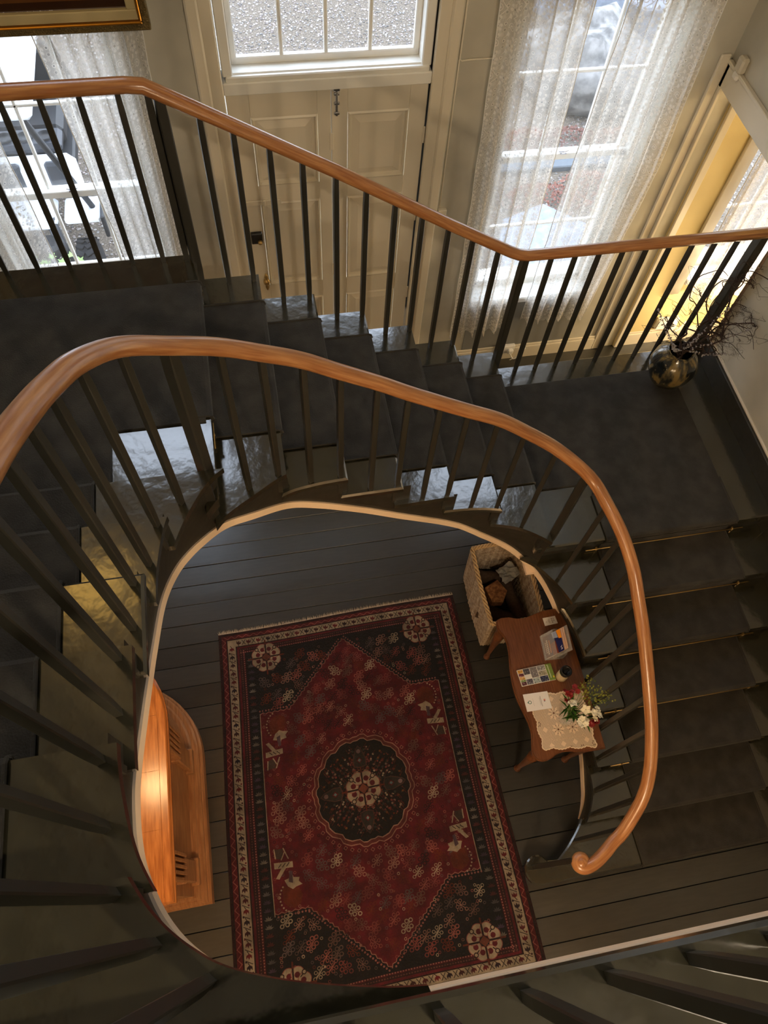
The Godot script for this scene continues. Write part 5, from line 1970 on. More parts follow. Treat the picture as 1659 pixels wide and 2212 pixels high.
func doily_image() -> Image:
	var s := 512
	var im := Image.create_empty(s, s, false, Image.FORMAT_RGBA8)
	im.fill(Color(1, 1, 1, 0.45))
	for k in range(0, s, 9):
		line(im, Vector2(k, 0), Vector2(k, s), 3.6, Color(1, 1, 1, 0.9))
		line(im, Vector2(0, k), Vector2(s, k), 3.6, Color(1, 1, 1, 0.9))
	var solid := Color(1, 1, 1, 1)
	var open := Color(1, 1, 1, 0.1)
	for side in 4:
		for k in 4:
			var t := 96 + k * 106
			var c := [Vector2(t, 74), Vector2(s - 74, t), Vector2(t, s - 74), Vector2(74, t)][side] as Vector2
			if k % 2 == 0 or side % 2 == 0:
				poly(im, PackedVector2Array([c + Vector2(0, -24), c + Vector2(24, 0), c + Vector2(0, 24), c + Vector2(-24, 0)]), solid)
		for k in 36:
			var t := 30 + k * 13
			var c := [Vector2(t, 112), Vector2(s - 112, t), Vector2(t, s - 112), Vector2(112, t)][side] as Vector2
			if c.x > 100 and c.x < 412 and c.y > 100 and c.y < 412:
				disc(im, c.x, c.y, 5, solid)
				disc(im, c.x, c.y, 2.5, open)
	for cy in [190, 322]:
		for cx in [190, 322]:
			for k in 8:
				var a := TAU * k / 8.0
				var d := Vector2(cos(a), sin(a))
				var n := Vector2(-d.y, d.x)
				var o := Vector2(cx, cy)
				poly(im, PackedVector2Array([o + d * 16, o + d * 38 + n * 13, o + d * 60, o + d * 38 - n * 13]), solid)
				disc(im, (o + d.rotated(0.39) * 34).x, (o + d.rotated(0.39) * 34).y, 4, open)
			ringd(im, cx, cy, 13, 4, solid, open)
	for c in [Vector2(40, 40), Vector2(472, 40), Vector2(40, 472), Vector2(472, 472), Vector2(256, 30), Vector2(256, 482), Vector2(30, 256), Vector2(482, 256), Vector2(150, 24), Vector2(362, 24), Vector2(150, 488), Vector2(362, 488)]:
		for k in 6:
			var a := TAU * k / 6.0
			disc(im, c.x + cos(a) * 16, c.y + sin(a) * 16, 5, open)
	return im

func leaflets(y: float) -> void:
	# clear holder leaning back, leaflets in it; local frame: x along the front lip, z towards its back
	var at := Vector3(1.418, y, -1.135)
	var hold := thing("leaflet_holder", "clear acrylic leaflet holder standing at the far end of the table", "holder", at, deg_to_rad(90.0 - 4.0))
	# the holder's face looks towards -x of the hall; its local x runs along z
	var w := 0.155
	var lean := Basis(Vector3.RIGHT, deg_to_rad(24.0))
	var parts := {
		"front_plate": [Vector3(-w / 2, 0.012, -0.002), Vector3(w / 2, 0.125, 0.0015)],
		"back_plate": [Vector3(-w / 2, 0.012, 0.038), Vector3(w / 2, 0.215, 0.0415)],
		"left_cheek": [Vector3(-w / 2, 0.012, 0.0), Vector3(-w / 2 + 0.003, 0.14, 0.04)],
		"right_cheek": [Vector3(w / 2 - 0.003, 0.012, 0.0), Vector3(w / 2, 0.14, 0.04)],
		"shelf": [Vector3(-w / 2, 0.010, 0.0), Vector3(w / 2, 0.0135, 0.04)],
	}
	for k in parts:
		var g := G.new()
		g.box(parts[k][0], parts[k][1], 0.0008, Transform3D(lean, Vector3.ZERO))
		obj(String(k).replace("left_", "").replace("right_", ""), g.done(), M.acrylic, hold)
	var g := G.new()
	g.box(Vector3(-w / 2, 0.0, 0.0), Vector3(w / 2, 0.003, 0.115), 0.0008)
	g.box(Vector3(-w / 2, 0.0, 0.112), Vector3(w / 2, 0.10, 0.115), 0.0008)
	obj("foot", g.done(), M.acrylic, hold)
	var names := ["front leaflet in the clear holder with a blue and orange photo cover", "second pale leaflet just behind the blue one in the holder", "third leaflet at the back of the clear holder"]
	for k in 3:
		var t := thing("leaflet", names[k], "leaflet", at, deg_to_rad(86.0), "leaflets in the clear holder")
		g = G.new()
		var z := 0.006 + 0.009 * k
		var x0 := -0.070 + 0.004 * k
		var x1 := 0.062 + 0.004 * k
		var y0 := 0.015
		var y1 := 0.185 + 0.006 * k
		var tf := Transform3D(lean, Vector3.ZERO)
		g.box(Vector3(x0, y0, z), Vector3(x1, y1, z + 0.006), 0.0, tf)
		obj("pages", g.done(), mat(Color(0.80, 0.66, 0.56), 0.6), t)
		g = G.new()
		g.quad(tf * Vector3(x0, y0, z - 0.0006), tf * Vector3(x0, y1, z - 0.0006), tf * Vector3(x1, y1, z - 0.0006), tf * Vector3(x1, y0, z - 0.0006), Vector2(1, 1), Vector2(1, 0), Vector2(0, 0), Vector2(0, 1))
		var m := mat(Color(1, 1, 1), 0.3)
		m.albedo_texture = ImageTexture.create_from_image(cover_image(k))
		m.texture_repeat = false
		obj("cover", g.done(), m, t)

func cover_image(k: int) -> Image:
	var im := Image.create_empty(150, 200, false, Image.FORMAT_RGB8)
	if k > 0:
		im.fill(Color(0.82, 0.70, 0.62))
		return im
	for yy in 200:
		var t := yy / 200.0
		im.fill_rect(Rect2i(0, yy, 150, 1), Color(0.10, 0.13, 0.36).lerp(Color(0.40, 0.26, 0.20), clampf(t * 1.5 - 0.3, 0, 1)))
	poly(im, PackedVector2Array([Vector2(0, 0), Vector2(62, 0), Vector2(58, 30), Vector2(0, 44)]), Color(0.93, 0.58, 0.10))
	poly(im, PackedVector2Array([Vector2(60, 70), Vector2(150, 60), Vector2(150, 118), Vector2(70, 128)]), Color(0.50, 0.22, 0.10))
	poly(im, PackedVector2Array([Vector2(0, 46), Vector2(50, 36), Vector2(40, 90), Vector2(0, 96)]), Color(0.60, 0.64, 0.74))
	for i in 8:
		im.fill_rect(Rect2i(40 + i * 11, 132, 8, 13), Color(0.85, 0.48, 0.15))
		im.fill_rect(Rect2i(30 + i * 13, 156, 10, 14), Color(0.86, 0.76, 0.66))
		if i < 6:
			im.fill_rect(Rect2i(44 + i * 13, 176, 9, 11), Color(0.80, 0.70, 0.60))
	line(im, Vector2(112, 14), Vector2(120, 30), 4, Color(0.9, 0.9, 0.95))
	line(im, Vector2(120, 30), Vector2(128, 14), 4, Color(0.9, 0.9, 0.95))
	line(im, Vector2(134, 14), Vector2(134, 30), 4, Color(0.9, 0.9, 0.95))
	return im

func flowers(at: Vector3) -> void:
	var v := thing("glass_vase", "small clear glass vase holding the flowers on the doily", "vase", at)
	var g := G.new(true)
	g.lathe(V2([0.0, 0.0, 0.030, 0.0, 0.034, 0.006, 0.038, 0.05, 0.036, 0.09, 0.032, 0.12, 0.034, 0.125, 0.030, 0.125, 0.033, 0.09, 0.034, 0.05, 0.030, 0.012, 0.0, 0.010]), 28)
	obj("glass", g.done(), M.acrylic, v)
	var stem_m := mat(Color(0.30, 0.42, 0.16), 0.6)
	var leaf_m := mat(Color(0.23, 0.40, 0.12), 0.5)
	var white_m := mat(Color(0.94, 0.92, 0.82), 0.6)
	white_m.backlight_enabled = true
	white_m.backlight = Color(0.3, 0.3, 0.26)
	var red_m := mat(Color(0.50, 0.05, 0.06), 0.5)
	var fern_m := mat(Color(0.52, 0.54, 0.18), 0.7)
	var mouth := Vector3(0, 0.12, 0)
	# white snapdragon-like spikes and single blooms; head offsets from the vase foot
	var heads := [
		["white_flower", Vector3(0.105, 0.25, 0.035), 1, 0.030, "white snapdragon spike leaning right over the table edge"],
		["white_flower", Vector3(0.035, 0.235, 0.06), 1, 0.026, "white flower in front of the vase, nearest the doily's near edge"],
		["white_flower", Vector3(-0.005, 0.24, -0.045), 0, 0.030, "open white bloom behind, between the red flowers and the vase"],
		["white_flower", Vector3(0.06, 0.245, 0.0), 0, 0.030, "open white bloom in the middle of the bunch"],
		["red_flower", Vector3(-0.02, 0.25, -0.105), 2, 0.028, "dark red alstroemeria at the far side of the bunch"],
		["red_flower", Vector3(0.025, 0.245, -0.115), 2, 0.026, "dark red alstroemeria right of the other far one"],
		["red_flower", Vector3(-0.02, 0.23, -0.075), 2, 0.024, "small dark red alstroemeria above the vase rim"],
		["red_flower", Vector3(0.085, 0.20, 0.085), 2, 0.028, "dark red alstroemeria low at the right near side"],
		["red_flower", Vector3(0.115, 0.205, 0.06), 2, 0.024, "dark red alstroemeria behind the low right one"]]
	for h in heads:
		var t := thing(h[0], h[4], "flower", at, 0.0, "cut flowers in the glass vase")
		g = G.new(true)
		var hp: Vector3 = h[1]
		g.sweep(catmull(PackedVector3Array([Vector3(hp.x * -0.1, 0.015, hp.z * -0.1), mouth + Vector3(hp.x, 0, hp.z) * 0.18, hp.lerp(mouth, 0.4) + Vector3(0, 0.02, 0), hp]), 4), ring_profile(0.0028, 0.0028, 6))
		obj("stem", g.done(), stem_m, t)
		g = G.new()
		var nblooms := 9 if h[2] == 1 else (1 if h[2] == 0 else 3)
		for b in nblooms:
			var c := hp
			if h[2] == 1:
				c = hp + Vector3(rng.randf_range(-1, 1), rng.randf_range(-0.6, 0.8), rng.randf_range(-1, 1)) * h[3] * 0.9
			elif h[2] == 2:
				c = hp + Vector3(rng.randf_range(-1, 1), rng.randf_range(-0.5, 0.5), rng.randf_range(-1, 1)) * h[3] * 0.7
			var ax := Vector3(rng.randf_range(-0.6, 0.6), 1, rng.randf_range(-0.6, 0.6)).normalized()
			petals(g, c, ax, h[3] * (0.75 if nblooms > 1 else 1.1), 6 if h[2] == 2 else 5)
		obj("bloom", g.done(), red_m if h[2] == 2 else white_m, t)
		g = G.new()
		for k in 4:
			var a := rng.randf() * TAU
			var base := mouth.lerp(hp, rng.randf_range(0.15, 0.7))
			var dirn := Vector3(cos(a), rng.randf_range(-0.1, 0.5), sin(a)).normalized()
			blade(g, base, dirn, rng.randf_range(0.05, 0.085), 0.011)
		obj("leaf", g.done(), leaf_m, t)
	# feathery filler at the far right
	var f := thing("filler_sprig", "yellow green feathery sprig sticking out at the far right of the flowers", "sprig", at, 0.0)
	g = G.new(true)
	var tips := []
	for k in 7:
		var end := Vector3(0.10 + 0.016 * k, 0.25 + 0.012 * (k % 3), -0.16 + 0.022 * k)
		g.sweep(catmull(PackedVector3Array([mouth, end * 0.6 + Vector3(0, 0.07, 0), end]), 4), ring_profile(0.0013, 0.0013, 4))
		for j in 26:
			tips.append(mouth.lerp(end, rng.randf_range(0.55, 1.06)) + Vector3(rng.randf_range(-1, 1), rng.randf_range(-0.4, 1), rng.randf_range(-1, 1)) * 0.022 + Vector3(0, 0.02, 0))
	obj("stalk", g.done(), stem_m, f)
	g = G.new()
	for c in tips:
		petals(g, c, Vector3(rng.randf_range(-1, 1), 1, rng.randf_range(-1, 1)).normalized(), 0.006, 4)
	var fo := obj("feathery_leaves", g.done(), fern_m, f)
	fo.set_meta("kind", "stuff")

func petals(g: G, c: Vector3, ax: Vector3, r: float, n: int) -> void:
	var u := ax.cross(Vector3(0.31, 0.2, 0.93)).normalized()
	var w := ax.cross(u)
	for k in n:
		var a := TAU * k / n
		var d := u * cos(a) + w * sin(a)
		var s := u * -sin(a) + w * cos(a)
		var p1 := c + d * r * 0.55 + s * r * 0.38 + ax * r * 0.25
		var p2 := c + d * r * 0.55 - s * r * 0.38 + ax * r * 0.25
		var tip := c + d * r + ax * r * 0.12
		g.tri(c, p1, p2)
		g.tri(p1, tip, p2)

func blade(g: G, base: Vector3, d: Vector3, l: float, w: float) -> void:
	var s := d.cross(Vector3.UP).normalized() * w * 0.5
	var m := base + d * l * 0.5 + Vector3(0, l * 0.10, 0)
	var t := base + d * l - Vector3(0, l * 0.12, 0)
	g.quad(base, m + s, t, m - s)

# ---------------------------------------------------------------- the vase of branches on the lower landing
func landing_vase() -> void:
	var yl := RISE * 7 + 0.0125
	var at := Vector3(2.588, yl, -2.668)
	var o := thing("pottery_vase", "round blue and brown glazed pottery vase on the lower landing", "vase", at)
	var m := mat(Color(1, 1, 1), 0.16)
	m.albedo_texture = noise_tex(0.010, Color(0.08, 0.10, 0.12), Color(0.50, 0.43, 0.26), 512, 5, FastNoiseLite.TYPE_SIMPLEX_SMOOTH, 17, 0.42)
	m.uv1_scale = Vector3(2, 1, 1)
	m.clearcoat_enabled = true
	m.clearcoat = 0.6
	m.clearcoat_roughness = 0.08
	m.normal_enabled = true
	m.normal_texture = normal_tex(0.02, 4.0, 256, 3)
	m.normal_scale = 0.4
	var g := G.new(true)
	g.lathe(V2([0.0, 0.0, 0.075, 0.0, 0.082, 0.008, 0.115, 0.05, 0.143, 0.11, 0.152, 0.165, 0.145, 0.215, 0.122, 0.26, 0.092, 0.287, 0.081, 0.297, 0.084, 0.304, 0.078, 0.307, 0.072, 0.302, 0.076, 0.285, 0.10, 0.25, 0.12, 0.20, 0.11, 0.10, 0.06, 0.03, 0.0, 0.02]), 40, Transform3D(), func(an: float, y: float) -> float: return 1.0 + 0.012 * sin(an * 5.0 + y * 20.0) + 0.008 * sin(an * 9.0))
	obj("glazed_body", g.done(), m, o)
	var r := RandomNumberGenerator.new()
	r.seed = 77
	var bark := mat(Color(0.20, 0.135, 0.10), 0.85)
	var fur := mat(Color(0.62, 0.60, 0.60), 0.9)
	# curly willow: each branch wanders outwards, with side twigs
	var aims := [[Vector3(0.30, 0.46, -0.10), 0.010], [Vector3(0.34, 0.62, -0.05), 0.009], [Vector3(0.42, 0.44, 0.10), 0.007], [Vector3(0.22, 0.56, -0.16), 0.008], [Vector3(-0.28, 0.40, -0.02), 0.006], [Vector3(0.26, 0.20, 0.16), 0.005], [Vector3(0.40, 0.30, 0.14), 0.006], [Vector3(-0.14, 0.16, 0.10), 0.004], [Vector3(0.10, 0.60, -0.14), 0.007], [Vector3(0.32, 0.52, -0.20), 0.006]]
	var say := ["thickest curly willow branch leaning towards the wall newel", "tall curly willow branch rising past the handrail", "curly willow branch looping out in front of the white wall", "curly willow branch leaning against the balusters", "thin curly branch reaching left across the balusters", "short curly twig drooping right of the vase", "curly branch spreading low in front of the wall skirting", "thin twig drooping over the left of the vase", "upright curly willow branch in the middle of the vase", "curly willow branch behind, tangled at the newel"]
	for k in aims.size():
		var t := thing("willow_branch", say[k], "branch", at + Vector3(0, 0.02, 0), 0.0, "branches in the pottery vase")
		g = G.new(true)
		var tips := []
		twig(g, Vector3(r.randf_range(-0.04, 0.04), 0.03, r.randf_range(-0.04, 0.04)), Vector3(r.randf_range(-0.035, 0.035), 0.27, r.randf_range(-0.035, 0.035)), aims[k][0], aims[k][1], r, 3, tips)
		obj("curly_twigs", g.done(), bark, t)
	var pus := [[Vector3(-0.36, 0.62, 0.04), "long straight pussy willow stem reaching up left to the handrail"], [Vector3(0.14, 0.52, 0.0), "pussy willow stem rising towards the second baluster from the newel"], [Vector3(-0.14, 0.30, 0.06), "pussy willow stem with grey catkins left of the vase mouth"], [Vector3(0.02, 0.36, 0.05), "pussy willow stem thick with catkins above the vase mouth"], [Vector3(0.22, 0.24, 0.12), "pussy willow stem with catkins low on the right"], [Vector3(0.28, 0.42, 0.10), "pussy willow stem in front of the white wall"]]
	for k in pus.size():
		var t := thing("pussy_willow", pus[k][1], "branch", at + Vector3(0, 0.02, 0), 0.0, "branches in the pottery vase")
		var end: Vector3 = pus[k][0] + Vector3(0, 0.12, 0)
		var path := catmull(PackedVector3Array([Vector3(0, 0.04, 0), Vector3(end.x * 0.12, 0.28, end.z * 0.12), end * 0.55 + Vector3(0, 0.10, 0), end]), 8)
		g = G.new(true)
		var sz := PackedFloat32Array()
		for i in path.size():
			sz.append(1.0 - 0.6 * i / path.size())
		g.sweep(path, ring_profile(0.003, 0.003, 5), Vector3(0.2, 0.1, 1), sz)
		obj("stem", g.done(), bark, t)
		g = G.new(true)
		for i in range(10, path.size()):
			for s in 2:
				var c := path[i] + Vector3(r.randf_range(-1, 1), r.randf_range(-1, 1), r.randf_range(-1, 1)) * 0.008
				g.lathe(V2([0.0, -0.009, 0.0045, -0.004, 0.005, 0.002, 0.003, 0.007, 0.0, 0.010]), 6, Transform3D(Basis(Vector3(r.randf(), r.randf(), r.randf()).normalized(), r.randf() * 2.0), c))
		var cat := obj("catkins", g.done(), fur, t)
		cat.set_meta("kind", "stuff")

func twig(g: G, from: Vector3, via: Vector3, aim: Vector3, w: float, r: RandomNumberGenerator, depth: int, tips: Array) -> void:
	var n := 12 if depth == 3 else 8
	var pts := PackedVector3Array([from, via])
	var end := via + (aim if depth < 3 else aim - Vector3(0, 0.08, 0))
	var amp := (end - via).length() * 0.10 + 0.008
	var ph := r.randf() * TAU
	for i in range(1, n + 1):
		var t := float(i) / n
		var p := via.lerp(end, t)
		p += Vector3(sin(ph + t * 9.0), cos(ph * 1.3 + t * 8.0), sin(ph * 0.7 + t * 10.0)) * amp * minf(1.0, t * 2.0)
		p += Vector3(r.randf_range(-1, 1), r.randf_range(-1, 1), r.randf_range(-1, 1)) * amp * 0.45
		p.x = minf(p.x, 0.335 if p.z > -0.19 else 0.30)
		pts.append(p)
	var path := catmull(pts, 4)
	var sz := PackedFloat32Array()
	for i in path.size():
		sz.append(1.0 - 0.78 * i / path.size())
	g.sweep(path, ring_profile(w, w, 6 if depth == 3 else 4), Vector3(0.3, 0.2, 1), sz)
	if depth > 1:
		var kids := 6 if depth == 3 else 3
		for k in kids:
			var i := int(path.size() * r.randf_range(0.35, 0.95))
			var d := (path[mini(i + 1, path.size() - 1)] - path[i - 1]).normalized()
			var side := Vector3(r.randf_range(-1, 1), r.randf_range(-0.5, 1), r.randf_range(-1, 1)).normalized()
			var l := aim.length() * r.randf_range(0.22, 0.45)
			twig(g, path[i], path[i] + d * 0.01, (d * 0.6 + side).normalized() * l, w * 0.45 * (1.0 - 0.4 * i / path.size()), r, depth - 1, tips)

# ---------------------------------------------------------------- curtains, lamps and things on the walls
func curtain(label: String, left: Array, right: Array, y0: float, y1: float, folds: float, sd: int, zc := -3.862) -> void:
	# left, right: x at top, middle and foot
	var nx := 110
	var ny := 36
	var r := RandomNumberGenerator.new()
	r.seed = sd
	var ph := [r.randf() * TAU, r.randf() * TAU, r.randf() * TAU]
	var o := thing("lace_curtain", label, "curtain", Vector3.ZERO, 0.0, "white lace curtains")
	var pts := []
	var uvs := []
	for j in ny + 1:
		var v := float(j) / ny
		var xa: float = lerpf(left[0], left[1], v * 2.0) if v < 0.5 else lerpf(left[1], left[2], v * 2.0 - 1.0)
		var xb: float = lerpf(right[0], right[1], v * 2.0) if v < 0.5 else lerpf(right[1], right[2], v * 2.0 - 1.0)
		var row := []
		var urow := []
		var run := 0.0
		var prev := Vector3.ZERO
		for i in nx + 1:
			var u := float(i) / nx
			var a := u * folds * TAU
			var amp := 0.028 + 0.010 * sin(u * 5.0 + ph[1])
			var z: float = zc + amp * sin(a + ph[0] + 0.35 * sin(v * 3.0 + ph[2])) + 0.010 * sin(a * 2.3 + ph[1] + v)
			var x := lerpf(xa, xb, u) + 0.012 * cos(a + ph[0])
			var yb := y1 + 0.035 * sin(a + ph[0] + 1.2) * (0.4 + 0.6 * sin(u * 4.0 + ph[2])) - 0.006 * sin(u * 23.0)
			# the outer edges are scalloped
			if i == 0: x -= 0.006 * absf(sin(v * 95.0))
			if i == nx: x += 0.006 * absf(sin(v * 95.0))
			var p := Vector3(x, lerpf(y0, yb, v), z)
			if i:
				run += p.distance_to(prev)
			prev = p
			row.append(p)
			urow.append(Vector2(run, lerpf(y0, yb, v)))
		pts.append(row)
		uvs.append(urow)
	var g := G.new(true)
	for j in ny:
		for i in nx:
			g.quad(pts[j][i], pts[j][i + 1], pts[j + 1][i + 1], pts[j + 1][i], uvs[j][i], uvs[j][i + 1], uvs[j + 1][i + 1], uvs[j + 1][i])
	obj("lace", g.done(), M.lace, o)
	var hem := PackedVector3Array()
	for j in ny + 1:
		hem.append(pts[j][0])
	g = G.new(true)
	g.sweep(hem, ring_profile(0.003, 0.003, 5), Vector3.BACK)
	hem = PackedVector3Array()
	for j in ny + 1:
		hem.append(pts[j][nx])
	g.sweep(hem, ring_profile(0.003, 0.003, 5), Vector3.BACK)
	obj("scalloped_border", g.done(), M.white, o)

func wall_things() -> void:
	curtain("white lace curtain right of the buggy window, beside the entrance door", [-0.90, -0.82, -0.735], [-0.395, -0.425, -0.46], 3.22, 0.50, 5.5, 3)
	curtain("white lace curtain at the far left edge, left of the buggy", [-1.74, -1.74, -1.72], [-1.29, -1.25, -1.25], 3.22, 0.50, 4.5, 8)
	curtain("white lace curtain panel of the right window nearer the door", [1.43, 1.47, 1.50], [1.935, 1.965, 1.972], 3.22, 0.46, 5.0, 5)
	curtain("wide white lace curtain panel of the right window nearer the corner", [2.15, 2.10, 2.075], [2.68, 2.72, 2.62], 3.22, 0.52, 6.0, 11)
	curtain("lace curtain of the warm lit room beyond the doorway", [3.40, 3.38, 3.40], [4.42, 4.42, 4.42], 3.0, 0.62, 8.0, 13, -3.83)
	var rods := [[-1.75, -0.35, "curtain rod over the left window"], [1.38, 2.76, "curtain rod over the right window"], [3.34, 4.5, "curtain rod in the next room"]]
	for q in rods:
		var y := 3.235 if q[0] < 3.0 else 3.015
		var zc := -3.862 if q[0] < 3.0 else -3.83
		var o := thing("curtain_rod", "white " + q[2], "curtain rod")
		var g := G.new(true)
		g.sweep(V3([q[0], y, zc, q[1], y, zc]), ring_profile(0.012, 0.012, 10))
		obj("rod", g.done(), M.white, o)
		for x in [q[0] + 0.06, q[1] - 0.06]:
			obj("bracket", boxmesh(Vector3(x - 0.01, y - 0.012, FRONT - 0.01), Vector3(x + 0.01, y + 0.012, zc), 0.003), M.white, o)
	picture()
	# movement sensor over the doorway
	var s := thing("motion_sensor", "small off white motion sensor on the wall above the doorway", "sensor", Vector3(WALL_R, 2.60, -3.80), deg_to_rad(-90.0))
	var g := G.new()
	g.box(Vector3(-0.034, -0.028, 0.0), Vector3(0.034, 0.062, 0.048), 0.012)
	obj("housing", g.done(), mat(Color(0.78, 0.75, 0.68), 0.5), s)
	g = G.new()
	g.box(Vector3(-0.030, -0.070, 0.004), Vector3(0.030, -0.026, 0.044), 0.012)
	obj("lens", g.done(), mat(Color(0.90, 0.89, 0.86), 0.3), s)
	# pipe up the wall edge
	var p := thing("pipe", "thin brown painted pipe running up the white wall by the newel", "pipe")
	g = G.new(true)
	g.sweep(V3([WALL_R - 0.012, 1.36, -2.832, WALL_R - 0.012, 3.4, -2.832]), ring_profile(0.0085, 0.0085, 10), Vector3.BACK)
	obj("tube", g.done(), mat(Color(0.52, 0.44, 0.38), 0.5), p)
	for y in [1.55, 2.0, 2.45]:
		g = G.new(true)
		g.sweep(V3([WALL_R - 0.012, y - 0.01, -2.832, WALL_R - 0.012, y + 0.01, -2.832]), ring_profile(0.0125, 0.0125, 10), Vector3.BACK)
		obj("clip", g.done(), mat(Color(0.60, 0.52, 0.45), 0.5), p)
	# cable run
	var c := thing("cable", "white painted cable running along the architrave right of the door", "cable")
	g = G.new(true)
	g.sweep(V3([1.262, 3.4, FRONT + 0.008, 1.262, 2.66, FRONT + 0.008, 1.275, 2.648, FRONT + 0.006, 1.33, 2.652, FRONT + 0.006, 1.47, 2.652, FRONT + 0.006]), ring_profile(0.006, 0.006, 7), Vector3.ZERO)
	g.sweep(V3([1.262, 2.66, FRONT + 0.008, 1.266, 1.68, FRONT + 0.008]), ring_profile(0.005, 0.005, 7), Vector3.BACK)
	obj("sheath", g.done(), M.gloss_white, c)
	obj("junction_block", boxmesh(Vector3(1.256, 1.55, FRONT), Vector3(1.315, 1.665, FRONT + 0.03), 0.004), M.gloss_white, c)
	socket("white double socket with a white plug on the baseboard under the right window", Vector3(2.03, 0.16, FRONT + 0.02), 1.0)
	socket("double wall socket above the baseboard in the warm next room", Vector3(3.47, 0.27, FRONT + 0.012), 1.3)
	lamps()

func socket(label: String, at: Vector3, k: float) -> void:
	var o := thing("wall_socket", label, "socket", at)
	obj("plate", boxmesh(Vector3(-0.075, -0.045, 0) * k, Vector3(0.075, 0.045, 0.035) * k, 0.006), M.white, o)
	obj("plug", boxmesh(Vector3(0.01, -0.03, 0.034) * k, Vector3(0.055, 0.02, 0.065) * k, 0.008), M.white, o)
	var g := G.new(true)
	g.sweep(catmull(V3([0.03 * k, -0.02, 0.06, 0.06, -0.06, 0.09, 0.12, -0.02, 0.08, 0.16, 0.02, 0.05, 0.13, -0.06, 0.05, 0.05, -0.12, 0.05]), 4), ring_profile(0.005, 0.005, 6), Vector3(0.1, 0.2, 1))
	obj("flex", g.done(), M.white, o)

func picture() -> void:
	var o := thing("framed_picture", "gilt framed picture with cream slip hanging at the upper left, cut by the frame edge", "picture")
	var z := -3.76
	var x1 := -0.328
	var x0 := -1.62
	var y0 := 3.005
	var y1 := 3.85
	# moulding steps: inset from outside, face height, depth, material
	var gold := mat(Color(0.66, 0.46, 0.16), 0.28, 0.85)
	var dark_gold := mat(Color(0.42, 0.35, 0.20), 0.5, 0.5)
	dark_gold.heightmap_enabled = false
	dark_gold.normal_enabled = true
	dark_gold.normal_texture = normal_tex(0.05, 12.0, 256, 3, FastNoiseLite.TYPE_CELLULAR, 9)
	dark_gold.uv1_triplanar = true
	dark_gold.uv1_scale = Vector3.ONE * 8.0
	var cream := mat(Color(0.72, 0.66, 0.50), 0.5)
	var bands := [[0.0, 0.034, 0.030, dark_gold, "carved_moulding"], [0.034, 0.046, 0.042, gold, "gilt_bead"], [0.046, 0.092, 0.026, cream, "cream_slip"]]
	for b in bands:
		var g := G.new()
		var a: float = b[0]
		var e: float = b[1]
		var zt: float = z + b[2]
		g.box(Vector3(x0 + a, y0 + a, z - 0.02), Vector3(x1 - a, y0 + e, zt), 0.004)
		g.box(Vector3(x0 + a, y1 - e, z - 0.02), Vector3(x1 - a, y1 - a, zt), 0.004)
		g.box(Vector3(x0 + a, y0 + e, z - 0.02), Vector3(x0 + e, y1 - e, zt), 0.004)
		g.box(Vector3(x1 - e, y0 + e, z - 0.02), Vector3(x1 - a, y1 - e, zt), 0.004)
		obj(b[4], g.done(), b[3], o)
	var im := Image.create_empty(512, 330, false, Image.FORMAT_RGB8)
	im.fill(Color(0.36, 0.22, 0.10))
	for k in 60:
		line(im, Vector2(rng.randf_range(0, 512), rng.randf_range(0, 330)), Vector2(rng.randf_range(0, 512), rng.randf_range(0, 330)), 2.0, Color(0.36, 0.22, 0.10).lerp(Color(0.44, 0.28, 0.13), rng.randf()))
	im.fill_rect(Rect2i(0, 306, 512, 16), Color(0.20, 0.11, 0.06))
	im.fill_rect(Rect2i(0, 322, 512, 8), Color(0.40, 0.36, 0.36))
	for k in 40:
		disc(im, 210 + rng.randf_range(0, 150), 326, rng.randf_range(1.5, 3.5), Color(0.82, 0.82, 0.86))
	im.fill_rect(Rect2i(372, 296, 18, 6), Color(0.72, 0.62, 0.40))
	var m := mat(Color(1, 1, 1), 0.25)
	m.albedo_texture = ImageTexture.create_from_image(im)
	var g := G.new()
	g.quad(Vector3(x0 + 0.08, y0 + 0.08, z + 0.004), Vector3(x0 + 0.08, y1 - 0.08, z + 0.004), Vector3(x1 - 0.08, y1 - 0.08, z + 0.004), Vector3(x1 - 0.08, y0 + 0.08, z + 0.004), Vector2(0, 1), Vector2(0, 0), Vector2(1, 0), Vector2(1, 1))
	obj("painted_panel", g.done(), m, o)
	obj("backing", boxmesh(Vector3(x0 + 0.02, y0 + 0.02, z - 0.03), Vector3(x1 - 0.02, y1 - 0.02, z - 0.012)), M.oak_face, o)
	g = G.new(true)
	for x in [x0 + 0.25, x1 - 0.25]:
		g.sweep(V3([x, y1 - 0.02, z - 0.02, x, 4.15, FRONT + 0.01]), ring_profile(0.002, 0.002, 5), Vector3.RIGHT)
	obj("hanging_cord", g.done(), M.brass, o)

func lamp_light(called: String, at: Vector3, col: Color, e: float, size: float) -> void:
	var l := OmniLight3D.new()
	l.name = called
	l.position = at
	l.light_color = col
	l.light_energy = e
	l.light_size = size
	l.omni_range = 14.0
	l.omni_attenuation = 2.0
	l.shadow_enabled = true
	add_child(l, true)

func glow(col: Color, e: float) -> StandardMaterial3D:
	var m := mat(Color(0.9, 0.85, 0.7), 0.6)
	m.emission_enabled = true
	m.emission = col
	m.emission_energy_multiplier = e
	return m

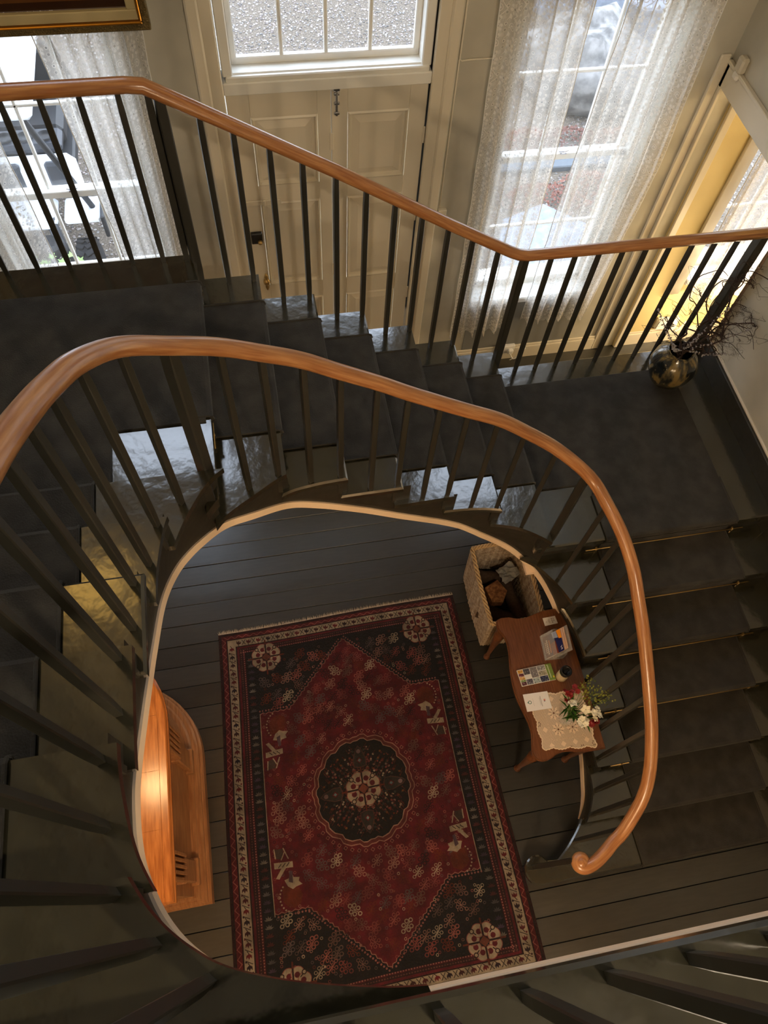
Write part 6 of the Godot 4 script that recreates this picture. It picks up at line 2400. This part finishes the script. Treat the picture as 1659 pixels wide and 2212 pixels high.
func lamps() -> void:
	var warm := Color(1.0, 0.88, 0.70)
	# globe bracket lamp high on the left wall: its image is the gold sheen on the upper treads
	var a := Vector3(-1.50, 5.9, -2.42)
	var o := thing("wall_lamp", "frosted globe bracket lamp high on the left wall", "lamp", a)
	var g := G.new(true)
	g.lathe(V2([0.0, -0.235, 0.10, -0.21, 0.185, -0.135, 0.235, 0.0, 0.185, 0.135, 0.10, 0.21, 0.0, 0.235]), 28)
	obj("lamp_globe", g.done(), glow(Color(1.0, 0.78, 0.38), 3.6), o)
	g = G.new(true)
	g.sweep(V3([-0.22, 0, 0, -0.28, 0, 0]), ring_profile(0.015, 0.015, 8))
	g.lathe(V2([0.0, 0.0, 0.06, 0.0, 0.06, 0.015, 0.0, 0.02]), 16, Transform3D(Basis(Vector3.BACK, -PI / 2), Vector3(-0.28, 0, 0)))
	obj("bracket", g.done(), M.brass, o)
	lamp_light("wall_lamp_light", a, Color(1.0, 0.80, 0.50), 0.2, 0.2)
	# pendant with an opaque metal dome over the gallery end of the well
	var b := Vector3(1.00, 5.95, 1.45)
	o = thing("pendant_lamp", "metal dome pendant lamp hanging over the gallery", "lamp", b)
	g = G.new(true)
	g.lathe(V2([0.0, -0.06, 0.03, -0.05, 0.05, 0.0, 0.03, 0.05, 0.0, 0.06]), 20)
	obj("lamp_bulb", g.done(), glow(warm, 4.0), o)
	g = G.new(true)
	g.lathe(V2([0.24, -0.06, 0.225, 0.03, 0.16, 0.12, 0.06, 0.17, 0.0, 0.18]), 32)
	g.lathe(V2([0.236, -0.06, 0.22, 0.028, 0.156, 0.117, 0.058, 0.166, 0.0, 0.176]), 32)
	obj("shade", g.done(), M.white, o)
	g = G.new(true)
	g.sweep(V3([0, 0.17, 0, 0, 0.91, 0]), ring_profile(0.008, 0.008, 8), Vector3.RIGHT)
	obj("rod", g.done(), M.brass, o)
	lamp_light("pendant_light", b, Color(1.0, 0.91, 0.78), 4.0, 0.05)
	# small lamp under the upper flight, over the desk
	var d := Vector3(-1.08, 2.28, -0.86)
	o = thing("desk_lamp", "small warm lamp hanging under the stairs above the reception desk", "lamp", d)
	g = G.new(true)
	g.lathe(V2([0.0, -0.05, 0.035, -0.04, 0.05, 0.0, 0.035, 0.04, 0.0, 0.05]), 18)
	obj("lamp_bulb", g.done(), glow(Color(1.0, 0.78, 0.46), 12.0), o)
	g = G.new(true)
	g.sweep(V3([0, 0.05, 0, 0, 0.36, 0]), ring_profile(0.006, 0.006, 6), Vector3.RIGHT)
	obj("cord", g.done(), M.black, o)
	lamp_light("desk_lamp_light", d, Color(1.0, 0.82, 0.58), 0.4, 0.05)
	# ceiling lamp of the hall under the gallery
	var h := Vector3(0.35, 2.98, 1.55)
	o = thing("hall_lamp", "warm ceiling lamp of the hall under the gallery", "lamp", h)
	g = G.new(true)
	g.lathe(V2([0.0, -0.09, 0.07, -0.08, 0.13, -0.03, 0.14, 0.02, 0.10, 0.06, 0.0, 0.08]), 20)
	obj("lamp_globe", g.done(), glow(warm, 4.0), o)
	g = G.new(true)
	g.sweep(V3([0, 0.06, 0, 0, 0.29, 0]), ring_profile(0.01, 0.01, 8), Vector3.RIGHT)
	obj("stem", g.done(), M.brass, o)
	lamp_light("hall_lamp_light", h, Color(1.0, 0.88, 0.72), 2.2, 0.14)
	# table lamp in the next room, low under its window
	var e := Vector3(3.82, 0.62, -3.45)
	o = thing("room_lamp", "warm low lamp in the room beyond the doorway", "lamp", e)
	g = G.new(true)
	g.lathe(V2([0.0, -0.10, 0.05, -0.09, 0.09, -0.05, 0.10, 0.0, 0.09, 0.05, 0.05, 0.09, 0.0, 0.10]), 20)
	obj("lamp_globe", g.done(), glow(warm, 6.0), o)
	g = G.new(true)
	g.lathe(V2([0.0, -0.62, 0.09, -0.62, 0.09, -0.60, 0.015, -0.58, 0.015, -0.10, 0.0, -0.10]), 16)
	obj("stand", g.done(), M.brass, o)
	lamp_light("room_lamp_light", e, warm, 1.0, 0.10)
	var f := Vector3(4.3, 2.85, -2.3)
	o = thing("ceiling_lamp", "warm ceiling lamp in the room beyond the doorway", "lamp", f)
	g = G.new(true)
	g.lathe(V2([0.0, -0.09, 0.07, -0.08, 0.13, -0.03, 0.14, 0.02, 0.10, 0.06, 0.0, 0.08]), 20)
	obj("lamp_globe", g.done(), glow(warm, 5.0), o)
	g = G.new(true)
	g.sweep(V3([0, 0.06, 0, 0, 0.25, 0]), ring_profile(0.01, 0.01, 8), Vector3.RIGHT)
	obj("stem", g.done(), M.brass, o)
	lamp_light("ceiling_lamp_light", f, warm, 1.2, 0.14)
